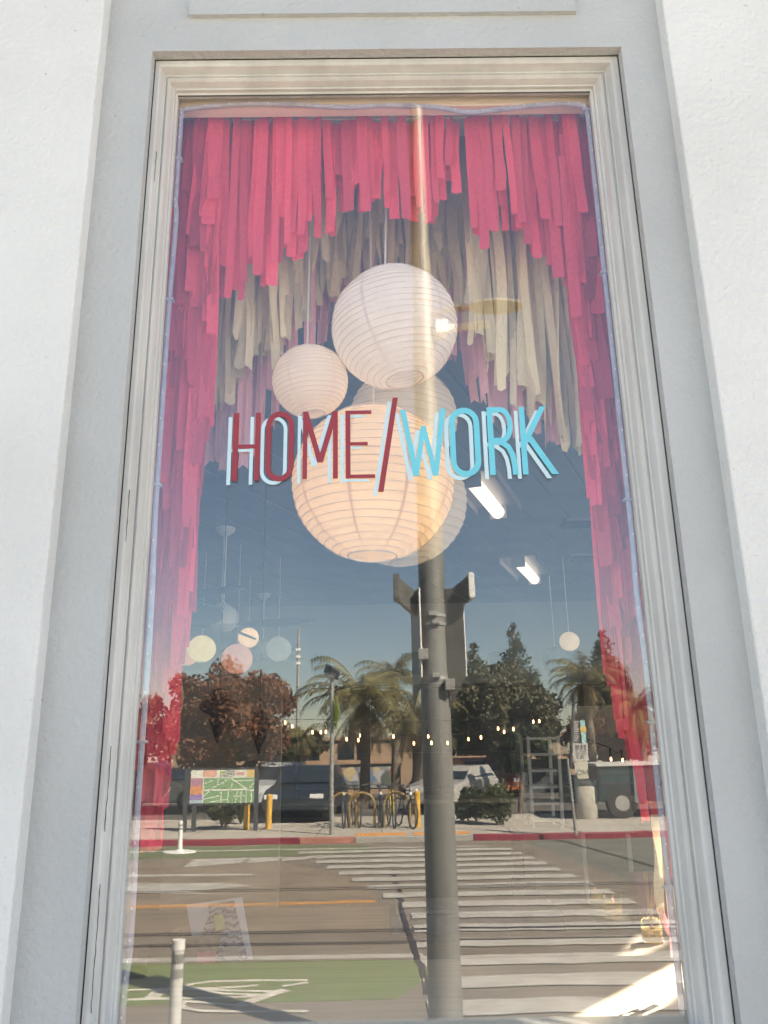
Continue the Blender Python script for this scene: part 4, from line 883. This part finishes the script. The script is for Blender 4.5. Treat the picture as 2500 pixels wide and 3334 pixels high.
# ---------------------------------------------------------------- bicycles in a rack
def bicycle(label, b, rz, col, h=1.0):
    t = thing('bicycle', label, 'bicycle', (0, 0, 0), 'parked bicycles'); fm = mat('bike_frame_%02d' % int(col[0] * 90 + col[2] * 7), col, .35); r = .33
    for x in (-.52, .52):
        w = MB().tube([(x + r * cos(i * pi / 12), 0, r + .01 + r * sin(i * pi / 12)) for i in range(25)], .02, 6, False).build('wheel', DSTEEL, t)
        sp_ = MB()
        for i in range(10): sp_.tube([(x, 0, r + .01), (x + r * .97 * cos(i * pi / 5), 0, r + .01 + r * .97 * sin(i * pi / 5))], .003, 3)
        sp_.build('spokes', STEEL, w)
    bb, st, ht, ax_, fx = (-.08, 0, .30), (-.22, 0, .86), (.36, 0, .88), (-.52, 0, .34), (.52, 0, .34)
    MB().tube([bb, st], .016, 6).tube([st, ht], .016, 6).tube([bb, (.40, 0, .74)], .018, 6).tube([ht, fx], .015, 6).tube([bb, ax_], .012, 6).tube([st, ax_], .010, 6).build('frame', fm, t)
    MB().tube([(.34, 0, .88), (.33, 0, 1.0)], .013, 6).tube([(.30, -.30, 1.02), (.34, -.12, 1.0), (.34, .12, 1.0), (.30, .30, 1.02)], .012, 6).build('handlebar', DSTEEL, t)
    MB().sphere((-.25, 0, .95), .12, 10, 6, (1, .55, .3)).build('saddle', DSTEEL, t); MB().box(.34, .42, -.03, .03, .78, .84).build('headlight', WPL, t)
    t.location = b; t.rotation_euler.z = rz
for lb, px, py, rz, col in (('black city bicycle standing beside the yellow bollard', 876, 1787, 1.25, (.03, .03, .04)), ('yellow hire bicycle in the rack left of the black bicycle', 846, 1786, 1.45, (.50, .40, .08)), ('dark bicycle behind the rack arch', 822, 1784, 1.5, (.05, .06, .10)), ('brown bicycle at the middle of the rack', 770, 1785, 1.4, (.20, .12, .05)), ('dark bicycle at the left end of the rack', 748, 1786, 1.65, (.04, .06, .09))):
    bicycle(lb, base(px, py), rz, col)
RK = mat('rack_ochre', (.26, .17, .06), .5, var=.2)
for lb, px in (('ochre bicycle rack hoop left of the bicycles', 742), ('ochre bicycle rack hoop in front of the brown bicycle', 782), ('ochre bicycle rack hoop beside the black bicycle', 858)):
    b = base(px, 1789); t = thing('bike_rack_hoop', lb, 'bike rack', b, 'bike rack hoops'); MB().tube([b + Vector((-.32, 0, 0)), b + Vector((-.32, 0, .55))] + [b + Vector((-.32 * cos(i * pi / 10), 0, .55 + .28 * sin(i * pi / 10))) for i in range(1, 10)] + [b + Vector((.32, 0, .55)), b + Vector((.32, 0, 0))], .032, 8).build('hoop', RK, t, smooth=True)
    MB().box(b.x - .40, b.x - .24, b.y - .08, b.y + .08, b.z, b.z + .015).box(b.x + .24, b.x + .40, b.y - .08, b.y + .08, b.z, b.z + .015).build('foot_plate', STEEL, t)
# ---------------------------------------------------------------- vehicles
TYRE = mat('tyre_rubber', (.02, .02, .02), .8); CARG = mat('car_glass', (.02, .03, .04), .08, spec=.6); LAMP = mat('headlamp', (.75, .75, .72), .2)
def car(label, b, rz, col, name='parked_car', ln=4.4, wd=1.78, ht=1.5, box_=False):
    t = thing(name, label, 'car', (0, 0, 0), 'parked cars'); pm = mat('car_paint_%s' % label[:12], col, .3, coat=.5)
    f = lambda y0, y1: None
    hl, hw = ln / 2, wd / 2
    pr = [(-hl, .35), (-hl, .80), (-hl + .12, .92), (hl * .42, .96), (hl * .86, .84), (hl, .66), (hl, .35), (hl - .45, .26), (-hl + .4, .26)]
    MB().prism(pr, lambda u, v, w: (u, w, v), -hw, hw).build('body', pm, t, bev=.06)
    cb_ = [(-hl * .92, .92), (-hl * .72, ht), (hl * .02, ht), (hl * .40, .95)]; ci = .12
    vs = []
    for s in (-1, 1): vs += [(u, s * (hw - .03 - (ci if v > 1.2 else 0)), v) for u, v in cb_]
    MB().add(vs, [(0, 1, 2, 3), (7, 6, 5, 4), (0, 4, 5, 1), (1, 5, 6, 2), (2, 6, 7, 3)]).build('cabin', pm, t, bev=.03)
    for s in (-1, 1): MB().add([(-hl * .80, s * (hw - .045), 1.0), (-hl * .66, s * (hw - .135), ht - .10), (hl * .0, s * (hw - .135), ht - .10), (hl * .30, s * (hw - .045), 1.0)], [(0, 1, 2, 3)]).build('side_window', CARG, t)
    e = .012; MB().add([(hl * .40 - .02 + e, -hw + .10, 1.0), (hl * .40 - .02 + e, hw - .10, 1.0), (hl * .05 + e, hw - .22, ht - .06), (hl * .05 + e, -hw + .22, ht - .06)], [(0, 1, 2, 3)]).build('windscreen', CARG, t)
    for x in (-hl * .62, hl * .64):
        for s in (-1, 1): w_ = MB().tube([(x, s * (hw - .16), .33), (x, s * (hw + .02), .33)], .33, 20).build('wheel', TYRE, t); MB().tube([(x, s * (hw + .021), .33), (x, s * (hw + .03), .33)], .19, 14).build('rim', STEEL, w_)
    for s in (-1, 1): MB().box(hl - .06, hl + .012, s * hw * .72 - .18, s * hw * .72 + .18, .62, .74).build('headlight', LAMP, t, bev=.01)
    MB().box(hl - .02, hl + .03, -hw * .95, hw * .95, .34, .50).build('bumper', pm if not box_ else STEEL, t, bev=.02)
    t.location = b; t.rotation_euler.z = rz
def gv(px, py): return G(px, py, ZP)
car('white pickup with a big wheel behind the left map board post', gv(345, 1748), .25, (.62, .60, .56), 'white_pickup_truck', 4.6, 1.8, 1.55)
car('dark sport utility car parked right of the map board', gv(664, 1766), pi / 2 + .1, (.02, .03, .04), 'dark_parked_car', 4.2, 1.75, 1.45)
car('silver car partly hidden by the dark sport utility car', gv(604, 1748), pi / 2, (.42, .44, .46), 'silver_parked_car')
car('orange car parked behind the bushes right of the signal pole', gv(1035, 1722), pi / 2 - .3, (.45, .12, .03), 'orange_stand_in_car')  # car added in place of an orange reflected blob
car('grey car just right of the signal pole', gv(984, 1752), pi / 2 + .5, (.34, .33, .31), 'grey_parked_car', 3.8, 1.6, 1.35)
# dark green box truck
b = gv(1375, 1768); tr = thing('food_truck', 'dark green step truck parked behind the litter bin', 'truck', b); TG = mat('truck_green', (.02, .05, .055), .4, var=.3, vscale=3)
vt = 2 * YG - b.y; zt_ = P(1330, 1652, vt).z; xa, xb = Q(1268, 1700, vt).x, Q(1470, 1700, vt).x
box(xa + .3, xb + 2.5, b.y - 2.1, b.y, .55, zt_).build('cargo_box', TG, tr, bev=.08); MB().prism([(xa + .3, .5), (xa + .3, zt_ - .35), (xa + .02, zt_ - .55), (xa - .15, 1.25), (xa - .35, 1.1), (xa - .35, .5)], lambda u, v, w: (u, b.y - 2.05 + w, v), 0, 2.0).build('cab', TG, tr, bev=.05)
box(xa + .28, xb + 2.4, b.y - 2.2, b.y + .06, zt_ - .03, zt_ + .04).build('roof_edge', mat('truck_roof_pale', (.5, .5, .48), .5), tr)
for x in (xa + .9, xb + 1.4): w_ = MB().tube([(x, b.y + .03, .5), (x, b.y - .25, .5)], .38, 22).build('wheel', TYRE, tr); MB().tube([(x, b.y + .04, .5), (x, b.y + .031, .5)], .2, 16).build('rim', STEEL, w_)
for i in range(4): box(xa + .5 + i * .55, xa + .95 + i * .55, b.y + .001, b.y + .012, zt_ - .95, zt_ - .45).build('side_window', CARG, tr)
for z_ in (1.0, 1.25): box(xa + .3, xb + 2.4, b.y + .001, b.y + .02, z_, z_ + .03).build('trim_rail', DSTEEL, tr)

# ---------------------------------------------------------------- trees
import numpy as np
BARK = mat('tree_bark', (.16, .12, .09), .9, var=.35, vscale=6, bump=.4, bscale=20, stretch=(1, 1, .3))
def leafmat(n, c, tr=.25): return mat(n, c, .6, var=.45, vscale=1.3, trans=tr, spec=.25)
OLIVE = leafmat('leaf_olive', (.10, .11, .045)); RUST = leafmat('leaf_rust', (.185, .088, .05)); DKG = leafmat('leaf_dark', (.05, .07, .035)); PALMG = leafmat('leaf_palm', (.19, .17, .075)); STRAW = leafmat('leaf_straw', (.23, .17, .08)); GREYG = leafmat('leaf_grey', (.14, .135, .08))
def leaves(name, m, parent, clumps, n, size, seed, flat_=0.6):
    r = np.random.default_rng(seed); cl = np.array([[c[0], c[1], c[2], c[3]] for c in clumps]); wt = cl[:, 3] ** 2; wt /= wt.sum()
    idx = r.choice(len(cl), n, p=wt); d = r.normal(size=(n, 3)); d /= np.linalg.norm(d, axis=1)[:, None]; rad = cl[idx, 3][:, None] * (r.random((n, 1)) ** .38)
    c = cl[idx, :3] + d * rad * np.array([1, 1, .85]); a = r.normal(size=(n, 3)); a /= np.linalg.norm(a, axis=1)[:, None]; b = np.cross(a, r.normal(size=(n, 3))); b /= np.linalg.norm(b, axis=1)[:, None]
    s = size * (0.6 + .8 * r.random((n, 1))); v = np.stack([c - a * s, c + b * s * flat_, c + a * s, c - b * s * flat_], 1).reshape(-1, 3) - np.array(LOC[parent])
    me = bpy.data.meshes.new(name); me.from_pydata(v.tolist(), [], np.arange(4 * n).reshape(-1, 4).tolist()); me.update(); me.materials.append(m)
    o = bpy.data.objects.new(name, me); COL.objects.link(o); o.parent = parent; return o
def tree(name, label, px, ground_py, Y, extent, lm, n, size, seed, trunk_r=.16, nclump=26, group='trees across the street'):
    x0, x1, y0, y1 = extent; pb_ = Q(px, 1700, Y); b = Vector((pb_.x, pb_.y, ZP)); t = thing(name, label, 'tree', b, group); r = random.Random(seed)
    tl_, br_ = Q(x0, y0, Y), Q(x1, y1, Y); cx, cz = (tl_.x + br_.x) / 2, (tl_.z + br_.z) / 2; rx, rz = (br_.x - tl_.x) / 2, (tl_.z - br_.z) / 2; cl = []
    for i in range(nclump):
        while True:
            u, w, q_ = r.uniform(-1, 1), r.uniform(-1, 1), r.uniform(-1, 1)
            if u * u + w * w + q_ * q_ < 1: break
        k = r.uniform(.18, .36); cl.append((cx + u * rx * .86, b.y + w * rx * .8, cz + q_ * rz * .86, k * min(rx, rz) * 1.15))
    trk = MB().tube([b, b.lerp(Vector((cx, b.y, cz)), .5) + Vector((r.uniform(-.1, .1), 0, 0)), Vector((cx, b.y, cz + rz * .5))], [trunk_r, trunk_r * .75, trunk_r * .25], 10)
    for i in range(9):
        c = cl[i]; s = b.lerp(Vector((cx, b.y, cz)), .55 + .05 * i); e = Vector(c[:3]); trk.tube([s, s.lerp(e, .5) + Vector((0, 0, .15 * rz)), e], [trunk_r * .4, trunk_r * .25, .02], 6)
    trk.build('trunk', BARK, t, smooth=True); leaves('crown', lm, t, cl, n, size, seed)
tree('broad_tree', 'broad rust leaved tree behind the map board', 478, 0, 26, (318, 640, 1425, 1668), RUST, 17000, .085, 3, .17, 60)
tree('broad_tree', 'grey olive bushy tree right of the signal pole', 1085, 0, 30, (965, 1225, 1440, 1640), GREYG, 15000, .09, 4, .14, 55)
tree('street_tree', 'small dark street tree with thin pale trunk at the shop shelf', 1120, 0, 24, (1060, 1200, 1560, 1668), DKG, 3500, .10, 6, .07, 16)
tree('dark_tree', 'low dark tree behind the map board frame', 470, 0, 28, (440, 560, 1615, 1668), DKG, 2500, .12, 8, .12, 12)
tree('far_tree', 'low brown tree mass beyond the truck', 1330, 0, 34, (1200, 1460, 1530, 1650), RUST, 6000, .16, 9, .18, 22)
tree('far_tree', 'low olive tree mass left of the palms', 640, 0, 36, (570, 720, 1560, 1650), OLIVE, 3500, .15, 10, .15, 16)
tree('far_tree', 'olive tree mass between palm and signal pole', 890, 0, 38, (830, 990, 1540, 1640), OLIVE, 3500, .16, 12, .15, 16)
tree('far_tree', 'rust tree mass at the far left behind the curtain', 300, 0, 27, (200, 380, 1440, 1680), RUST, 5000, .14, 13, .15, 22)
def conifer(label, px, Y, top, bot, wpx, seed):
    p = Q(px, top, Y); b = Vector((p.x, p.y, ZP)); t = thing('conifer', label, 'tree', b, 'conifers'); r = random.Random(seed); hz = p.z; z0 = P(px, bot, Y).z; hw = SZ(wpx, Y) / 2; cl = []
    for i in range(70):
        k = (i + .5) / 70; z = z0 + (hz - z0) * k; rad = hw * (1 - k) ** .8 * r.uniform(.6, 1.05); a = r.uniform(0, 2 * pi)
        cl.append((b.x + rad * .7 * cos(a), b.y + rad * .7 * sin(a), z, max(.2, hw * .46 * (1.1 - k))))
    MB().tube([b, (b.x, b.y, hz)], [.25, .03], 8).build('trunk', BARK, t); leaves('crown', DKG, t, cl, 14000, .12, seed, .35)
conifer('tall conifer with pointed top right of the sign panel', 1022, 44, 1390, 1620, 190, 21)
conifer('tallest conifer in the middle of the right half', 1106, 46, 1350, 1620, 210, 22)
conifer('conifer next to the right pink curtain', 1300, 44, 1362, 1600, 190, 23)
def palm(label, px, Y, cpy, rpx, seed, skirt=True, nf=34):
    p = Q(px, cpy, Y); b = Vector((p.x, p.y, ZP)); t = thing('palm_tree', label, 'palm tree', b, 'palms across the street'); r = random.Random(seed); R_ = SZ(rpx, Y)
    MB().tube([b, b.lerp(p, .5) + Vector((.06, 0, 0)), p], [.20, .16, .15], 12).build('trunk', mat('palm_bark', (.20, .16, .12), .9, var=.3, vscale=10), t, smooth=True)
    for kind, n_ in (('frond', nf), ('dry_frond', 26 if skirt else 0)):
        for i in range(n_):
            a = 2 * pi * (i + r.random()) / n_; el = r.uniform(-.2, 1.2) if kind == 'frond' else r.uniform(-1.25, -.5); ln = R_ * r.uniform(.75, 1.1) * (1 if kind == 'frond' else .7); fb = MB(); pts = []
            for k in range(9):
                s = k / 8; e2 = el - (1.5 if kind == 'frond' else .5) * s * s; q_ = (pts[-1] if pts else p) + (Vector((cos(a) * cos(e2), sin(a) * cos(e2), sin(e2))) * ln / 8 if pts else Vector()); pts.append(q_)
            side = Vector((-sin(a), cos(a), 0))
            for k in range(2, 9):
                for s_ in (-1, 1):
                    for h_ in (0, .33, .66):
                        c = pts[k - 1].lerp(pts[k], h_); d = (pts[k] - pts[k - 1]).normalized(); L_ = ln * .34 * (1.1 - k / 11); tip = c + side * s_ * L_ * .8 + d * L_ * .5 - Vector((0, 0, L_ * r.uniform(.3, .7))); w_ = d * ln * .013
                        fb.add([c - w_, c + w_, tip], [(0, 1, 2)])
            fb.tube(pts, [.014 * (1 - .8 * k / 8) + .003 for k in range(9)], 3); fb.build(kind, PALMG if kind == 'frond' else STRAW, t)
palm('shaggy palm in the middle with drooping dry skirt', 785, 27, 1516, 175, 31)
palm('taller slender palm crown beside the signal pole', 850, 31, 1462, 110, 32, False, 26)
palm('palm near the signal pole with dry fronds', 895, 26, 1552, 130, 33)
palm('palm with fine drooping fronds in front of the right conifer', 1262, 29, 1470, 105, 34)
palm('palm frond cluster behind the right pink curtain', 1375, 27, 1530, 110, 35)
palm('low palm beside the map board', 650, 33, 1600, 60, 36)
def bush(name, label, px, py, w, h, m, n, seed, blade=False):
    b = base(px, py); t = thing(name, label, 'plant', b, 'low plants on the far pavement'); r = random.Random(seed)
    if blade:
        for i in range(34):
            a = r.uniform(0, 2 * pi); l = h * r.uniform(.7, 1.1); sp_ = r.uniform(.05, .6); e = b + Vector((cos(a) * l * sp_, sin(a) * l * sp_, l)); d = Vector((-sin(a), cos(a), 0)) * .025
            MB().add([b - d, b + d, b.lerp(e, .6) + d * .8, e, b.lerp(e, .6) - d * .8], [(0, 1, 2, 3, 4)]).build('leaf', m, t)
    else:
        leaves('foliage', m, t, [(b.x + r.uniform(-w, w) * .35, b.y + r.uniform(-.2, .2), b.z + h * r.uniform(.3, .8), h * .32) for _ in range(8)], n, .05, seed)
        st = MB()
        for i in range(6): st.tube([b, b + Vector((r.uniform(-w, w) * .3, r.uniform(-.1, .1), h * .8))], .012, 4)
        st.build('stem', BARK, t)
bush('spiky_plant', 'spiky green plant under the map board', 520, 1780, .8, .85, DKG, 0, 41, True)
bush('shrub', 'small shrub with white flowers under the map board', 478, 1788, .7, .6, OLIVE, 900, 42)
bush('shrub', 'leafy shrub beside the thin street tree', 1085, 1782, .9, 1.0, OLIVE, 1500, 43)
bush('shrub', 'grassy shrub left of the leafy shrub', 1030, 1778, 1.2, .9, DKG, 1500, 44)
# ---------------------------------------------------------------- buildings
TAN = mat('stucco_tan', (.36, .25, .17), .85, var=.08, vscale=2); MUR = mat('mural_paint', (.34, .33, .32), .8, dirt=(.10, .13, .17), vscale=3.2); DWIN = mat('dark_window_glass', (.02, .03, .035), .1)
vb = 36; z_ = lambda py: P(830, py, vb).z; X = lambda px: Q(px, 1620, vb).x; Yb = fy(vb)
tb2 = thing('tan_building', 'low tan building with a mural along its lower wall', 'building', (X(740), Yb, ZP))
box(X(430), X(935), Yb - 8, Yb, ZP, z_(1598)).build('wall', TAN, tb2); box(X(428), X(937), Yb - .05, Yb + .10, z_(1598), z_(1592)).build('parapet', TAN, tb2)
box(X(560), X(860), Yb + .001, Yb + .04, z_(1702), z_(1652)).build('mural', MUR, tb2); box(X(555), X(870), Yb, Yb + .14, z_(1650), z_(1644)).build('ledge', TAN, tb2)
for a_, b_, c_, d_ in ((642, 690, 1622, 1640), (730, 765, 1606, 1640), (772, 792, 1606, 1642), (560, 600, 1612, 1640)):
    w_ = box(X(a_), X(b_), Yb + .001, Yb + .03, z_(d_), z_(c_)).build('window', DWIN, tb2); box(X(a_) - .06, X(b_) + .06, Yb + .001, Yb + .07, z_(d_) - .08, z_(d_)).build('sill', TAN, w_)
MC = [(.30, .10, .08), (.12, .20, .34), (.50, .40, .22), (.40, .40, .42), (.10, .12, .10)]
for i in range(26):
    px = 565 + i * 11.3; r_ = random.uniform(.15, .42); cz_ = z_(1677) + random.uniform(-.15, .15); mm_ = mat('mural_colour_%d' % (i % 5), MC[i % 5], .8)
    MB().prism([(X(px) + r_ * cos(k * pi / 4 + i) * random.uniform(.5, 1.1), cz_ + r_ * sin(k * pi / 4 + i) * random.uniform(.5, 1.1)) for k in range(8)], lambda u, v, w: (u, Yb + .041 + w, v), 0, .004 + i * .0004).build('mural_shape', mm_, tb2)
wb2 = thing('white_building', 'white wall of a low building behind the palms', 'building', (X(868), fy(40), ZP)); WBM = mat('white_stucco', (.74, .72, .68), .8)
box(Q(842, 1620, 40).x, Q(902, 1620, 40).x, fy(46), fy(40), ZP, P(870, 1588, 40).z).build('wall', WBM, wb2); box(Q(840, 1620, 40).x, Q(904, 1620, 40).x, fy(40), fy(40) + .1, P(870, 1588, 40).z, P(870, 1584, 40).z).build('parapet', WBM, wb2)
for i in range(3): x = Q(850 + i * 18, 1620, 40).x; box(x, x + .5, fy(40) + .001, fy(40) + .03, P(870, 1632, 40).z, P(870, 1612, 40).z).build('window', DWIN, wb2)
db2 = thing('dark_shop_row', 'dark fronted shop row behind the right trees', 'building', (Q(1050, 1650, 35).x, fy(35), ZP)); X = lambda px: Q(px, 1650, 35).x; z_ = lambda py: P(1050, py, 35).z; Yb = fy(35)
SLT = mat('slate_paint', (.055, .065, .07), .7, var=.2); box(X(925), X(1225), Yb - 7, Yb, ZP, z_(1640)).build('wall', SLT, db2); box(X(922), X(1228), Yb - .05, Yb + .4, z_(1642), z_(1632)).build('eave', TAN, db2)
for i in range(7): w_ = box(X(980 + i * 14), X(990 + i * 14), Yb + .001, Yb + .04, z_(1688), z_(1655)).build('window', mat('window_grey', (.16, .18, .19), .3), db2); box(X(980 + i * 14) - .03, X(990 + i * 14) + .03, Yb + .001, Yb + .08, z_(1688) - .07, z_(1688)).build('sill', SLT, w_)
tr2 = thing('tan_gable_house', 'tan gabled house roof above the dark shop row', 'building', (Q(1190, 1640, 39).x, fy(39), ZP)); xa, xb = Q(1120, 1640, 39).x, Q(1240, 1640, 39).x; za, zb2, zm = P(1180, 1655, 39).z, P(1180, 1648, 39).z, P(1180, 1605, 39).z
box(xa, xb, fy(45), fy(39), ZP, zb2).build('wall', TAN, tr2); MB().prism([(xa - .3, zb2), ((xa + xb) / 2 + .6, zm), (xb + .3, zb2)], lambda u, v, w: (u, fy(38.8) - w, v), 0, 6).build('roof', mat('roof_tan', (.30, .24, .17), .8), tr2)
# ---------------------------------------------------------------- antenna mast, wires
p = Q(645, 1352, 55); am = thing('antenna_mast', 'thin far antenna mast above the rust tree', 'mast', (p.x, p.y, 0)); MB().tube([(p.x, p.y, 0), (p.x, p.y, p.z - 1.2), (p.x, p.y, p.z)], [.13, .10, .04], 8).build('mast', STEEL, am)
for py in (1404, 1419, 1433): z_ = P(645, py, 55).z; MB().box(p.x - .16, p.x + .16, p.y - .12, p.y + .12, z_ - .09, z_ + .09).build('antenna_panel', WPL, am)
for lb, a_, b_ in (('overhead wire sagging towards the palms', (420, 1535), (860, 1545)), ('overhead wire rising towards the right conifers', (930, 1570), (1180, 1535))):
    A_, B_ = Q(*a_, 30), Q(*b_, 30); w_ = thing('overhead_wire', lb, 'wire', A_); MB().tube([A_.lerp(B_, k / 12) - Vector((0, 0, .25 * sin(pi * k / 12))) for k in range(13)], .012, 4).build('cable', WIRE, w_)
